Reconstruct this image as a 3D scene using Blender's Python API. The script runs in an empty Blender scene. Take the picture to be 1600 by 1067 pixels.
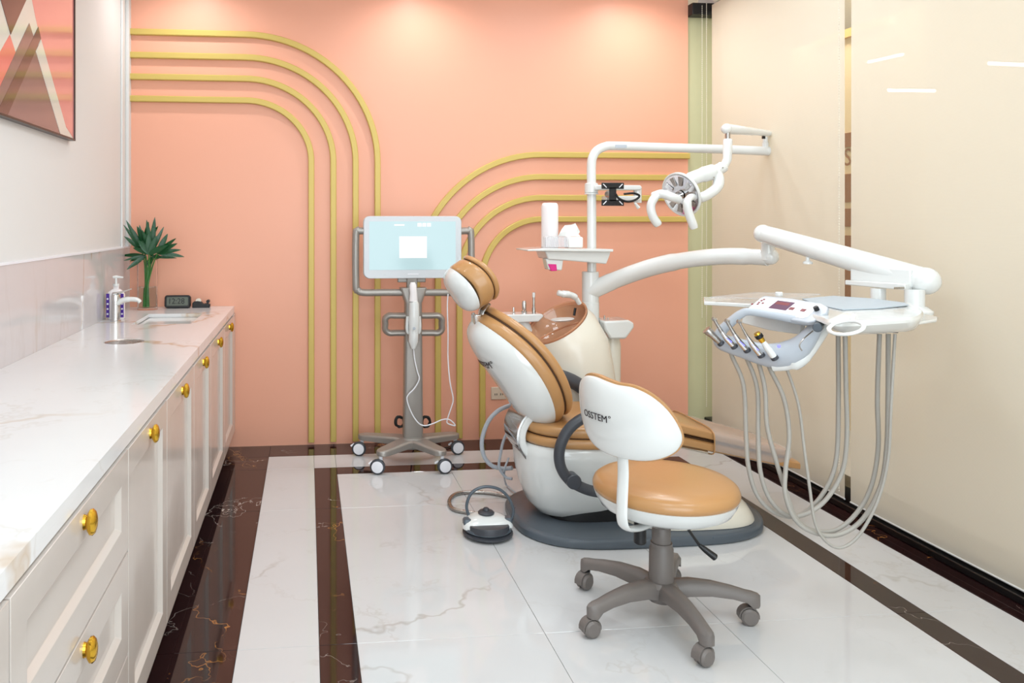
import bpy, math, random
from mathutils import Vector, Matrix
random.seed(7)
PI = math.pi
sc = bpy.context.scene
col = sc.collection
# ------------------------------------------------------------------ camera
FPX, CX, VH, H = 1230.0, 608.0, 347.0, 1.35
TH = math.atan(127.5 / FPX)
SN, CN = math.sin(TH), math.cos(TH)
cam = bpy.data.cameras.new('camera')
cam.sensor_width = 36; cam.lens = FPX / 1600 * 36
cam.shift_x = (800 - CX) / 1600; cam.shift_y = (VH - 533.5) / 1600
cam.clip_start = .05
co = bpy.data.objects.new('camera', cam); col.objects.link(co)
co.location = (0, 0, H); co.rotation_euler = (PI / 2, 0, -TH)
sc.camera = co
# ------------------------------------------------------------------ exposure, world, lights
vs = sc.view_settings
vs.view_transform = 'Standard'; vs.look = 'None'; vs.gamma = 1; vs.use_curve_mapping = False
vs.exposure = 0.05
CEIL = 2.9
w = bpy.data.worlds.new('world'); sc.world = w; w.use_nodes = True
w.node_tree.nodes['Background'].inputs[0].default_value = (1, .95, .88, 1)
w.node_tree.nodes['Background'].inputs[1].default_value = .6
WALL_SPOT = 23; ROOM_SPOT = 8; PANEL = 14; CORR = 18; FRONT_FILL = 92
WALL_LAMPS = [(-.66, 4.44), (.66, 4.44), (2.0, 4.44)]
ROOM_LAMPS = [(-.3, 3.2), (1.0, 3.3), (1.95, 2.4), (.2, 1.6), (1.5, 1.1), (-.3, .2)]
PANELS = [(.55, 2.5), (1.7, 3.5), (.55, .6), (1.9, .9)]

def spot(x, y, z, power, ang, color, r=.03, blend=.6, tilt=0):
    l = bpy.data.lights.new('downlight_light', 'SPOT'); l.energy = power; l.spot_size = math.radians(ang)
    l.spot_blend = blend; l.shadow_soft_size = r; l.color = color
    o = bpy.data.objects.new('downlight_light', l); o.location = (x, y, z); o.rotation_euler = (tilt, 0, 0); col.objects.link(o)

def area(x, y, z, sx, sy, power, color, rot=(0, 0, 0)):
    l = bpy.data.lights.new('area_light', 'AREA'); l.shape = 'RECTANGLE'; l.size = sx; l.size_y = sy
    l.energy = power; l.color = color
    o = bpy.data.objects.new('area_light', l); o.location = (x, y, z); o.rotation_euler = rot; col.objects.link(o)

WARM = (.97, .985, 1); NEUT = (.84, .94, 1)
for x, y in WALL_LAMPS: spot(x, y, CEIL - .03, WALL_SPOT, 150, WARM, .03, 1)
for x, y in ROOM_LAMPS: spot(x, y, CEIL - .03, ROOM_SPOT, 155, WARM, .04, 1)
for x, y in PANELS: area(x, y, CEIL - .03, .6, .9, PANEL, NEUT)
for y in (1.0, 3.0, 5.0): area(3.4, y, CEIL - .03, .5, 1.5, CORR, (1, .96, .88))

area(.8, -1.56, 1.45, 3.0, 2.2, FRONT_FILL, (.84, .94, 1), (PI / 2, 0, 0))   # added fill behind the camera to brighten upright surfaces; wall there is solid
# ------------------------------------------------------------------ unprojection of photo measurements onto real planes
def _ray(u, v):
    a = (u - CX) / FPX; b = (VH - v) / FPX
    return Vector((SN + a * CN, CN - a * SN, b))
O = Vector((0, 0, H))
def py(u, v, y): d = _ray(u, v); return O + d * (y / d.y)
def pz(u, v, z): d = _ray(u, v); return O + d * ((z - H) / d.z)
def px(u, v, x): d = _ray(u, v); return O + d * (x / d.x)
V = Vector
# ------------------------------------------------------------------ materials
def srgb(r, g, b):
    f = lambda c: (c / 255 / 12.92) if c / 255 <= .04045 else ((c / 255 + .055) / 1.055) ** 2.4
    return (f(r), f(g), f(b), 1)
def newmat(name):
    m = bpy.data.materials.new(name); m.use_nodes = True
    return m, m.node_tree, m.node_tree.nodes['Principled BSDF']
def mat(name, rgb, rough=.5, metal=0, coat=0, trans=0, ior=1.45, emit=None, es=0, vary=.06, vs_=30, bump=0, alpha=1, spec=None):
    m, t, p = newmat(name)
    c = srgb(*rgb)
    n = t.nodes.new('ShaderNodeTexNoise'); n.inputs['Scale'].default_value = vs_; n.inputs['Detail'].default_value = 3
    tc = t.nodes.new('ShaderNodeTexCoord'); t.links.new(tc.outputs['Object'], n.inputs['Vector'])
    mr = t.nodes.new('ShaderNodeMapRange'); mr.inputs['To Min'].default_value = max(.02, rough - vary); mr.inputs['To Max'].default_value = min(1, rough + vary)
    t.links.new(n.outputs['Fac'], mr.inputs['Value']); t.links.new(mr.outputs[0], p.inputs['Roughness'])
    p.inputs['Base Color'].default_value = c; p.inputs['Metallic'].default_value = metal
    p.inputs['Coat Weight'].default_value = coat; p.inputs['Coat Roughness'].default_value = .08
    p.inputs['Transmission Weight'].default_value = trans; p.inputs['IOR'].default_value = ior
    p.inputs['Alpha'].default_value = alpha
    if spec is not None: p.inputs['Specular IOR Level'].default_value = spec
    if emit: p.inputs['Emission Color'].default_value = srgb(*emit); p.inputs['Emission Strength'].default_value = es
    if bump:
        b = t.nodes.new('ShaderNodeBump'); b.inputs['Strength'].default_value = bump; b.inputs['Distance'].default_value = .002
        t.links.new(n.outputs['Fac'], b.inputs['Height']); t.links.new(b.outputs[0], p.inputs['Normal'])
    return m
def marble(name, base, veins, rough=.08, scale=1.0, base2=None, coordscale=(1, 1, 1), off=(0, 0, 0), coat=0):
    """veins: list of (colour, scale, width, distortion, mask_lo, mask_hi, strength)"""
    m, t, p = newmat(name); N = t.nodes; L = t.links
    g = N.new('ShaderNodeNewGeometry'); mp = N.new('ShaderNodeMapping')
    L.new(g.outputs['Position'], mp.inputs['Vector'])
    mp.inputs['Scale'].default_value = coordscale; mp.inputs['Location'].default_value = off; mp.inputs['Rotation'].default_value = (.3, .2, .5)
    big = N.new('ShaderNodeTexNoise'); big.inputs['Scale'].default_value = 1.7 * scale; big.inputs['Detail'].default_value = 4
    L.new(mp.outputs[0], big.inputs['Vector'])
    mx = N.new('ShaderNodeMix'); mx.data_type = 'RGBA'; mx.inputs[6].default_value = srgb(*base); mx.inputs[7].default_value = srgb(*(base2 or base))
    L.new(big.outputs['Fac'], mx.inputs[0]); cur = mx.outputs[2]
    for i, (c, s, wd, dist, lo, hi, st) in enumerate(veins):
        dn = N.new('ShaderNodeTexNoise'); dn.inputs['Scale'].default_value = s * 1.3; dn.inputs['Detail'].default_value = 5; dn.inputs['Roughness'].default_value = .6
        L.new(mp.outputs[0], dn.inputs['Vector'])
        sub = N.new('ShaderNodeVectorMath'); sub.operation = 'SUBTRACT'; L.new(dn.outputs['Color'], sub.inputs[0]); sub.inputs[1].default_value = (.5, .5, .5)
        scl = N.new('ShaderNodeVectorMath'); scl.operation = 'SCALE'; L.new(sub.outputs[0], scl.inputs[0]); scl.inputs['Scale'].default_value = dist
        add = N.new('ShaderNodeVectorMath'); add.operation = 'ADD'; L.new(mp.outputs[0], add.inputs[0]); L.new(scl.outputs[0], add.inputs[1])
        ad2 = N.new('ShaderNodeVectorMath'); ad2.operation = 'ADD'; L.new(add.outputs[0], ad2.inputs[0]); ad2.inputs[1].default_value = (i * 3.3, i * 1.7, i * 5.1)
        vo = N.new('ShaderNodeTexVoronoi'); vo.feature = 'DISTANCE_TO_EDGE'; vo.inputs['Scale'].default_value = s
        L.new(ad2.outputs[0], vo.inputs['Vector'])
        mr = N.new('ShaderNodeMapRange'); mr.inputs['From Max'].default_value = wd; mr.inputs['To Min'].default_value = 1; mr.inputs['To Max'].default_value = 0
        L.new(vo.outputs['Distance'], mr.inputs['Value'])
        mk = N.new('ShaderNodeTexNoise'); mk.inputs['Scale'].default_value = s * 1.1; mk.inputs['Detail'].default_value = 2
        L.new(ad2.outputs[0], mk.inputs['Vector'])
        m2 = N.new('ShaderNodeMapRange'); m2.inputs['From Min'].default_value = lo; m2.inputs['From Max'].default_value = hi; m2.inputs['To Max'].default_value = st
        L.new(mk.outputs['Fac'], m2.inputs['Value'])
        mu = N.new('ShaderNodeMath'); mu.operation = 'MULTIPLY'; L.new(mr.outputs[0], mu.inputs[0]); L.new(m2.outputs[0], mu.inputs[1])
        mm = N.new('ShaderNodeMix'); mm.data_type = 'RGBA'; L.new(mu.outputs[0], mm.inputs[0]); L.new(cur, mm.inputs[6]); mm.inputs[7].default_value = srgb(*c)
        cur = mm.outputs[2]
    L.new(cur, p.inputs['Base Color']); p.inputs['Roughness'].default_value = rough
    p.inputs['Coat Weight'].default_value = coat; p.inputs['Coat Roughness'].default_value = .03
    return m
M = {}
M['pink'] = mat('salmon_paint', (235, 170, 143), .38, vs_=6, vary=.04)
M['white_wall'] = mat('white_paint', (222, 221, 219), .55, vs_=5)
M['ceil'] = mat('ceiling_paint', (244, 243, 241), .8)
M['gold_trim'] = mat('ochre_gold_paint', (204, 178, 98), .4, metal=.1, vs_=40)
M['brass'] = mat('polished_brass', (222, 176, 62), .18, metal=1, vs_=60)
M['cab'] = mat('beige_gloss_lacquer', (200, 190, 182), .22, coat=.3, vs_=8)
M['kick'] = mat('black_plinth', (16, 15, 16), .3)
M['wt'] = marble('white_marble_worktop', (232, 231, 230), [((198, 172, 142), 1.0, .02, .8, .46, .6, .85), ((212, 206, 200), 2.2, .03, .9, .45, .65, .6)], .12, base2=(222, 221, 222), coordscale=(.9, .8, 1), off=(1.2, .4, 0))
M['bs'] = marble('backsplash_marble', (208, 203, 204), [((178, 148, 118), 1.3, .02, .5, .48, .62, .8), ((190, 178, 174), 2.0, .05, .7, .45, .65, .5)], .08, base2=(198, 195, 196), coordscale=(1, 1.7, .45), off=(3, 2, 1))
M['floor_w'] = marble('white_polished_tile', (206, 206, 206), [((176, 170, 165), .9, .012, 1.0, .50, .62, .85), ((188, 184, 180), 1.9, .03, 1.1, .50, .66, .6)], .045, base2=(198, 198, 199))
M['floor_d'] = marble('dark_brown_polished_tile', (44, 22, 22), [((206, 196, 186), 1.9, .0045, .7, .5, .6, .9), ((176, 118, 58), 1.5, .006, .9, .52, .6, .9), ((96, 62, 56), 4.0, .012, .6, .5, .65, .6)], .05, base2=(30, 17, 18), off=(.6, .3, 0))
M['white'] = mat('white_moulded_plastic', (222, 223, 221), .14, coat=.5, vs_=20)
M['cream'] = mat('cream_moulded_plastic', (226, 220, 206), .25, coat=.2)
M['tan'] = mat('tan_leather', (184, 137, 88), .30, vs_=160, bump=.03, vary=.03, coat=.2)
M['seam'] = mat('dark_tan_seam', (70, 44, 22), .7)
M['charcoal'] = mat('charcoal_plastic', (62, 64, 70), .38)
M['slate'] = mat('slate_grey_base_cover', (84, 92, 100), .3)
M['stool_grey'] = mat('taupe_grey_nylon', (112, 105, 101), .42)
M['black'] = mat('black_plastic', (20, 20, 22), .35)
M['chrome'] = mat('chrome', (215, 215, 215), .08, metal=1)
M['steel'] = mat('brushed_steel', (176, 172, 168), .28, metal=1)
M['cart'] = mat('warm_grey_metallic_paint', (156, 150, 144), .36, metal=.45)
M['lgrey'] = mat('light_grey_plastic', (178, 184, 192), .3)
M['pad'] = mat('blue_grey_silicone_pad', (178, 190, 200), .4)
M['hose'] = mat('grey_hose_rubber', (166, 161, 153), .42)
M['blackcable'] = mat('black_cable', (18, 18, 18), .5)
M['clear'] = mat('clear_glass', (255, 255, 255), .02, trans=1, ior=1.12, vary=0)
M['water'] = mat('water', (235, 245, 240), .02, trans=1, ior=1.2, vary=0)
M['cover'] = None
M['leaf'] = mat('dark_green_leaf', (16, 72, 34), .28, vs_=20)
M['leaf2'] = mat('green_stem', (60, 120, 50), .45)
M['purple'] = mat('purple_label', (78, 44, 150), .35)
M['label_white'] = mat('white_print', (235, 235, 240), .4)
M['bottle'] = mat('frosted_white_plastic', (238, 232, 232), .35)
M['lcd'] = mat('lcd_face', (92, 98, 88), .25)
M['ink'] = mat('dark_print', (40, 28, 34), .5)
M['lcdink'] = mat('lcd_digits', (14, 14, 14), .4)
M['screen'] = mat('lit_screen', (30, 34, 36), .15, emit=(196, 226, 230), es=.9)
M['screen_white'] = mat('lit_screen_white', (40, 40, 40), .15, emit=(255, 255, 255), es=1.05)
M['bezel'] = mat('pale_grey_bezel', (206, 210, 214), .3)
M['magenta'] = mat('magenta_plastic', (214, 40, 130), .3)
M['ptissue'] = mat('white_tissue_paper', (244, 243, 240), .9, vs_=80, bump=.3)
M['copper'] = None
M['mirror'] = mat('reflector', (225, 225, 228), .04, metal=1)
M['redprint'] = mat('dark_red_print', (120, 30, 40), .4)
M['display'] = mat('small_lcd', (70, 60, 80), .1, emit=(130, 90, 110), es=.5)
M['led_blue'] = mat('blue_indicator', (60, 60, 200), .3, emit=(130, 130, 255), es=1.6)
M['lamp'] = mat('lamp_diffuser', (250, 250, 250), .4, emit=(255, 246, 232), es=6)
M['corr_lamp'] = mat('corridor_tube', (250, 250, 250), .4, emit=(255, 250, 240), es=14)
M['corr_cream'] = mat('corridor_cream_paint', (250, 226, 180), .6)
M['corr_brown'] = mat('corridor_brown_paint', (158, 98, 44), .5)
M['corr_wall'] = mat('corridor_wall_paint', (246, 236, 214), .6)
M['corr_tan'] = mat('corridor_golden_wall', (226, 186, 110), .6)
M['art_pink'] = mat('pink_print', (222, 140, 134), .12, coat=.6)
M['art_red'] = mat('coral_print', (228, 120, 110), .12, coat=.6)
M['art_mint'] = mat('mint_white_print', (214, 216, 206), .12, coat=.6)
M['art_brown'] = mat('brown_print', (92, 60, 56), .12, coat=.6)
M['art_mauve'] = mat('mauve_print', (128, 98, 96), .15, coat=.6, vs_=60)
M['artframe'] = mat('dark_wood_frame', (58, 46, 44), .3)
M['green_side'] = mat('pale_olive_fabric', (186, 184, 148), .7)
M['socket'] = mat('ivory_socket', (214, 196, 176), .4)
M['spittoon_side'] = M['cream']
def mix_transparent(name, rgb, rough, fac, metal=0):
    m, t, p = newmat(name); p.inputs['Base Color'].default_value = srgb(*rgb); p.inputs['Roughness'].default_value = rough; p.inputs['Metallic'].default_value = metal
    tr = t.nodes.new('ShaderNodeBsdfTransparent'); mx = t.nodes.new('ShaderNodeMixShader'); mx.inputs[0].default_value = fac
    t.links.new(p.outputs[0], mx.inputs[1]); t.links.new(tr.outputs[0], mx.inputs[2]); t.links.new(mx.outputs[0], t.nodes['Material Output'].inputs[0])
    return m, t, p, tr
M['cover'] = mix_transparent('clear_vinyl_cover', (214, 204, 200), .12, .55)[0]
M['acryl'] = mix_transparent('clear_acrylic', (225, 225, 228), .05, .7)[0]
m_, t_, p_, tr_ = mix_transparent('amber_glass_bowl', (220, 168, 132), .06, .35); tr_.inputs[0].default_value = (.9, .62, .45, 1); M['copper'] = m_; p_.inputs['Coat Weight'].default_value = .6
m_, t_, p_, tr_ = mix_transparent('window_glass', (235, 240, 238), .02, .93); M['glass'] = m_
def blind_mat():
    m, t, p = newmat('cream_screen_fabric'); N = t.nodes; L = t.links
    g = N.new('ShaderNodeNewGeometry'); wv = N.new('ShaderNodeTexWave'); wv.bands_direction = 'Z'; wv.inputs['Scale'].default_value = 60; wv.inputs['Distortion'].default_value = .4
    L.new(g.outputs['Position'], wv.inputs['Vector'])
    mx = N.new('ShaderNodeMix'); mx.data_type = 'RGBA'; mx.inputs[6].default_value = srgb(240, 235, 224); mx.inputs[7].default_value = srgb(235, 229, 217)
    L.new(wv.outputs['Fac'], mx.inputs[0]); L.new(mx.outputs[2], p.inputs['Base Color']); p.inputs['Roughness'].default_value = .7
    tl = N.new('ShaderNodeBsdfTranslucent'); L.new(mx.outputs[2], tl.inputs[0])
    a = N.new('ShaderNodeMixShader'); a.inputs[0].default_value = .42; L.new(p.outputs[0], a.inputs[1]); L.new(tl.outputs[0], a.inputs[2])
    tr = N.new('ShaderNodeBsdfTransparent'); b = N.new('ShaderNodeMixShader'); b.inputs[0].default_value = .28
    L.new(a.outputs[0], b.inputs[1]); L.new(tr.outputs[0], b.inputs[2]); L.new(b.outputs[0], N['Material Output'].inputs[0])
    return m
M['blind'] = blind_mat()
# ------------------------------------------------------------------ mesh builder
class MB:
    def __init__(s): s.v = []; s.f = []; s.m = []; s.sm = []
    def add(s, vs, fs, mi=0, smooth=True):
        b = len(s.v); s.v += [V(p) for p in vs]
        for f in fs: s.f.append([b + i for i in f]); s.m.append(mi); s.sm.append(smooth)
        return s
    def box(s, a, b, mi=0, xf=None):
        x0, y0, z0 = a; x1, y1, z1 = b
        vs = [V((x, y, z)) for z in (z0, z1) for y in (y0, y1) for x in (x0, x1)]
        if xf: vs = [xf @ p for p in vs]
        return s.add(vs, [(0, 2, 3, 1), (4, 5, 7, 6), (0, 1, 5, 4), (2, 6, 7, 3), (0, 4, 6, 2), (1, 3, 7, 5)], mi, False)
    def loft(s, rings, mi=0, caps=True, closed=False, smooth=True, capsmooth=False):
        n = len(rings[0]); vs = [p for r in rings for p in r]; fs = []
        R = len(rings)
        for i in range(R if closed else R - 1):
            a = i * n; b = ((i + 1) % R) * n
            for j in range(n): k = (j + 1) % n; fs.append((a + j, a + k, b + k, b + j))
        b0 = len(s.v); s.add(vs, fs, mi, smooth)
        if caps and not closed:
            s.f.append([b0 + j for j in range(n)][::-1]); s.m.append(mi); s.sm.append(capsmooth)
            s.f.append([b0 + (R - 1) * n + j for j in range(n)]); s.m.append(mi); s.sm.append(capsmooth)
        return s
    def tube(s, path, r, seg=12, mi=0, closed=False, caps=True, asp=None, up=None):
        """r: number or list; asp: (a,b) scales of the two section axes; up fixes the section's first axis"""
        path = [V(p) for p in path]; n = len(path)
        rr = r if isinstance(r, (list, tuple)) else [r] * n
        asp = asp or (1, 1); rings = []; prev = None
        for i, p in enumerate(path):
            if closed: t = path[(i + 1) % n] - path[i - 1]
            else: t = path[min(i + 1, n - 1)] - path[max(i - 1, 0)]
            t.normalize()
            if up is not None:
                u = V(up) - t * t.dot(V(up)); u.normalize()
            elif prev is None:
                u = t.orthogonal().normalized()
            else:
                u = prev - t * prev.dot(t); u.normalize()
            prev = u; w2 = t.cross(u)
            rings.append([p + (u * math.cos(q) * asp[0] + w2 * math.sin(q) * asp[1]) * rr[i] for q in [2 * PI * j / seg for j in range(seg)]])
        return s.loft(rings, mi, caps, closed)
    def cyl(s, a, b, r0, r1=None, seg=24, mi=0, bev=0):
        a = V(a); b = V(b); r1 = r0 if r1 is None else r1
        t = (b - a).normalized()
        if bev:
            return s.tube([a, a + t * 1e-5, a + t * bev, b - t * bev, b - t * 1e-5, b], [r0 - bev, r0 - bev * .98, r0, r1, r1 - bev * .98, r1 - bev], seg, mi)
        return s.tube([a, b], [r0, r1], seg, mi)
    def lathe(s, c, prof, seg=32, mi=0, axis=None, sx=1, sy=1):
        """prof: list of (r, z) revolved about axis through c"""
        c = V(c); ax = V(axis or (0, 0, 1)).normalized(); q = V((0, 0, 1)).rotation_difference(ax)
        rings = [[c + q @ V((r * sx * math.cos(2 * PI * j / seg), r * sy * math.sin(2 * PI * j / seg), z)) for j in range(seg)] for r, z in prof]
        return s.loft(rings, mi, capsmooth=False)
    def sphere(s, c, r, seg=16, mi=0, sc_=(1, 1, 1), axis=None):
        n = seg // 2; prof = [(max(1e-4, r * math.sin(PI * i / n)), -r * math.cos(PI * i / n)) for i in range(n + 1)]
        return s.lathe(c, prof, seg, mi, axis)
    def puck(s, outline, prof, xf, mi=0, smooth=True, capsmooth=True):
        """outline: 2D points, prof: (scale, z) pairs, xf maps (x,y,z) to world"""
        rings = [[V(xf(x * k, y * k, z)) for x, y in outline] for k, z in prof]
        return s.loft(rings, mi, smooth=smooth, capsmooth=capsmooth)
    def prism(s, pts, d, mi=0, smooth=False):
        pts = [V(p) for p in pts]; d = V(d); return s.loft([pts, [p + d for p in pts]], mi, smooth=smooth)
    def build(s, name, mats, parent=None, bev=0, sub=0, angle=40, origin=None, seg=2):
        root = parent; off = V((0, 0, 0))
        q = parent
        while q is not None: off += V(q['_o']) if '_o' in q else V(q.location); q = q.parent
        if parent is None: off = V(origin) if origin is not None else V((0, 0, 0))
        me = bpy.data.meshes.new(name); me.from_pydata([tuple(p - off) for p in s.v], [], s.f)
        mats = mats if isinstance(mats, (list, tuple)) else [mats]
        for m in mats: me.materials.append(m)
        for i, pl in enumerate(me.polygons): pl.material_index = s.m[i]; pl.use_smooth = s.sm[i]
        me.validate(); me.update()
        import bmesh
        bm = bmesh.new(); bm.from_mesh(me); bmesh.ops.remove_doubles(bm, verts=bm.verts, dist=1e-6); bmesh.ops.recalc_face_normals(bm, faces=bm.faces)
        bm.to_mesh(me); bm.free()
        try: me.set_sharp_from_angle(angle=math.radians(angle))
        except Exception: pass
        o = bpy.data.objects.new(name, me); col.objects.link(o)
        if parent is not None: o.parent = parent
        else: o.location = off
        if bev:
            b = o.modifiers.new('bevel', 'BEVEL'); b.width = bev; b.segments = seg; b.limit_method = 'ANGLE'; b.angle_limit = math.radians(35)
        if sub:
            b = o.modifiers.new('subd', 'SUBSURF'); b.levels = sub; b.render_levels = sub
        return o
def tag(o, label=None, cat=None, group=None, kind=None):
    if label: o['label'] = label
    if cat: o['category'] = cat
    if group: o['group'] = group
    if kind: o['kind'] = kind
    return o
def thing(name, loc, label, cat, group=None):
    o = bpy.data.objects.new(name, None); o.location = loc; o.empty_display_size = .1; col.objects.link(o)
    return tag(o, label, cat, group)
def copy_tree(o, parent=None):
    c = o.copy(); col.objects.link(c); c.parent = parent
    for ch in list(o.children): copy_tree(ch, c)
    return c
def spline(pts, n=8, closed=False):
    P = [V(p) for p in pts]; N_ = len(P); out = []
    for i in range(N_ if closed else N_ - 1):
        p0 = P[(i - 1) % N_] if closed or i > 0 else P[i] * 2 - P[i + 1]
        p1 = P[i]; p2 = P[(i + 1) % N_]
        p3 = P[(i + 2) % N_] if closed or i + 2 < N_ else P[i + 1] * 2 - P[i]
        for k in range(n):
            t = k / n
            out.append(.5 * ((2 * p1) + (p2 - p0) * t + (2 * p0 - 5 * p1 + 4 * p2 - p3) * t * t + (3 * p1 - p0 - 3 * p2 + p3) * t ** 3))
    if not closed: out.append(P[-1])
    return out
def lerp(a, b, t): return a + (b - a) * t
def superell(a, b, e=2.5, n=48):
    o = []
    for i in range(n):
        t = 2 * PI * i / n; c, s = math.cos(t), math.sin(t)
        o.append((a * abs(c) ** (2 / e) * (1 if c >= 0 else -1), b * abs(s) ** (2 / e) * (1 if s >= 0 else -1)))
    return o
def rrect(w_, h_, r, n=6):
    o = []
    for cx, cy, a0 in ((w_ / 2 - r, h_ / 2 - r, 0), (-w_ / 2 + r, h_ / 2 - r, 90), (-w_ / 2 + r, -h_ / 2 + r, 180), (w_ / 2 - r, -h_ / 2 + r, 270)):
        for i in range(n + 1):
            a = math.radians(a0 + 90 * i / n); o.append((cx + r * math.cos(a), cy + r * math.sin(a)))
    return o
def roundprof(z0, z1, r, k, n=5):
    """profile for a puck with rounded upper and lower rims (k: how far the scale drops at the rim)"""
    p = [(.02, z0), (1 - k, z0)]
    for i in range(1, n + 1): a = PI / 2 * i / n; p.append((1 - k + k * math.sin(a), z0 + r - r * math.cos(a)))
    for i in range(n + 1): a = PI / 2 * i / n; p.append((1 - k + k * math.cos(a), z1 - r + r * math.sin(a)))
    p.append((.02, z1)); return p
def text_mesh(body, size, extr=.0005):
    cu = bpy.data.curves.new('text', 'FONT'); cu.body = body; cu.size = size; cu.align_x = 'CENTER'; cu.align_y = 'CENTER'; cu.extrude = extr
    cu.resolution_u = 3
    ob = bpy.data.objects.new('text', cu); col.objects.link(ob)
    dg = bpy.context.evaluated_depsgraph_get(); me = bpy.data.meshes.new_from_object(ob.evaluated_get(dg))
    import bmesh
    bm = bmesh.new(); bm.from_mesh(me); bmesh.ops.triangulate(bm, faces=bm.faces)
    for _ in range(2):
        le = [e for e in bm.edges if e.calc_length() > size * .22]
        if le: bmesh.ops.subdivide_edges(bm, edges=le, cuts=1); bmesh.ops.triangulate(bm, faces=bm.faces)
    bm.to_mesh(me); bm.free()
    vs = [v.co.copy() for v in me.vertices]; fs = [tuple(p.vertices) for p in me.polygons]
    bpy.data.objects.remove(ob); bpy.data.meshes.remove(me); bpy.data.curves.remove(cu)
    return vs, fs
def text(body, size, xf, name, m, parent, extr=.0004):
    vs, fs = text_mesh(body, size, extr); mb = MB(); mb.add([xf(p.x, p.y, p.z) for p in vs], fs, 0, False)
    return mb.build(name, m, parent)
def struct(name, mb, m, parent=None, **k):
    o = mb.build(name, m, parent, **k); o['kind'] = 'structure'; return o
# ================================================================== ROOM SHELL
XL, XR, YB, YF = -1.06, 2.58, 4.80, -1.6
XG = 2.415   # right end of the salmon wall
# floor: screed slab with tiles as parts
slab = MB().box((XL, YF, -.12), (4.9, 6.2, -.012)); floor = struct('floor', slab, M['kick'])
tiles = {}
def tile(x0, x1, y0, y1, m):
    g = .0007
    key = (round(x1 - x0, 4), round(y1 - y0, 4), m)
    if key not in tiles:
        w2, h2 = (x1 - x0) / 2 - g, (y1 - y0) / 2 - g
        mb = MB(); c = .0008
        mb.loft([[V((sx * (w2 - d), sy * (h2 - d), z)) for sx, sy in ((-1, -1), (1, -1), (1, 1), (-1, 1))] for d, z in ((0, -.012), (0, -c), (c, 0))], smooth=False)
        o = mb.build('floor_tile', M[m], floor); tiles[key] = o.data; mb = o
    else:
        o = bpy.data.objects.new('floor_tile', tiles[key]); col.objects.link(o); o.parent = floor
    o.location = ((x0 + x1) / 2, (y0 + y1) / 2, 0)
xs = [(-.43 - .63, -.221, 'floor_d'), (-.221, .037, 'floor_w'), (.037, .158, 'floor_d'), (.158, .775, 'floor_w'), (.775, 1.39, 'floor_w'), (1.39, 2.022, 'floor_w'), (2.022, 2.13, 'floor_d'), (2.13, 2.405, 'floor_w'), (2.405, 2.62, 'floor_d')]
ys = [YF, -1.08, .12, 1.32, 2.52, 3.72]
for x0, x1, m in xs:
    for a, b in zip(ys[:-1], ys[1:]): tile(x0, x1, a, b, m)
    # far end: rows crossing under the scanner
    inner = .158 <= x0 and x1 <= 2.022 + 1e-6
    strip = (x0 == .037 or x0 == 2.022)
    if inner: tile(x0, x1, 3.72, 4.222, m); tile(x0, x1, 4.222, 4.342, 'floor_d')
    elif strip: tile(x0, x1, 3.72, 4.342, m)
    else: tile(x0, x1, 3.72, 4.342, m)
    edge = x0 < -1 or x0 == 2.405
    tile(x0, x1, 4.342, 4.575, 'floor_d' if edge else 'floor_w')
    tile(x0, x1, 4.575, YB, 'floor_d')
for k in range(6): tile(2.66, 4.9, YF + k * 1.3, YF + k * 1.3 + 1.3, 'floor_w')
struct('ceiling', MB().box((XL - .1, YF - .1, CEIL), (4.9, 6.2, CEIL + .1)), M['ceil'])
struct('wall_back', MB().box((XL - .1, YB, 0), (XG, YB + .12, CEIL)), M['pink'])
struct('wall_left', MB().box((XL - .12, YF, 0), (XL, YB, CEIL)), M['white_wall'])
struct('wall_front', MB().box((XL - .1, YF - .1, 0), (4.9, YF, CEIL)), M['white_wall'])
w2_ = tag(bpy.data.objects.new('added_fill_frame', None), kind='structure'); col.objects.link(w2_); w2_.location = (.8, YF, 1.45)  # unseen frame added around the fill light, on solid wall
struct('wall_corridor', MB().box((4.5, YF, 0), (4.6, 6.2, CEIL)), M['corr_wall'])
struct('wall_far', MB().box((XG, 6.1, 0), (4.6, 6.2, CEIL)), M['corr_wall'])
fm = MB()
for a, b in (((-.76, .30), (-.70, 2.60)), ((2.30, .30), (2.36, 2.60)), ((-.76, .30), (2.36, .36)), ((-.76, 2.54), (2.36, 2.60)), ((.77, .30), (.83, 2.60))):
    fm.box((a[0], YF, a[1]), (b[0], YF + .03, b[1]))
fm.build('fill_frame_bars', M['white_wall'], w2_)  # bars of the added frame; no opening behind them
# left corner upright and upper panel edges
struct('trim_9', MB().box((XL, 4.62, 1.206), (XL + .012, 4.655, CEIL)).box((XL, 4.74, 1.206), (XL + .02, YB, CEIL)), M['white_wall'], bev=.003)
bs = struct('trim_10', MB().box((XL, .3, .846), (XL + .012, YB, 1.2)), M['bs'])
struct('trim_11', MB().box((XL, .3, 1.2), (XL + .015, YB, 1.209)), M['label_white'])
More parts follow.
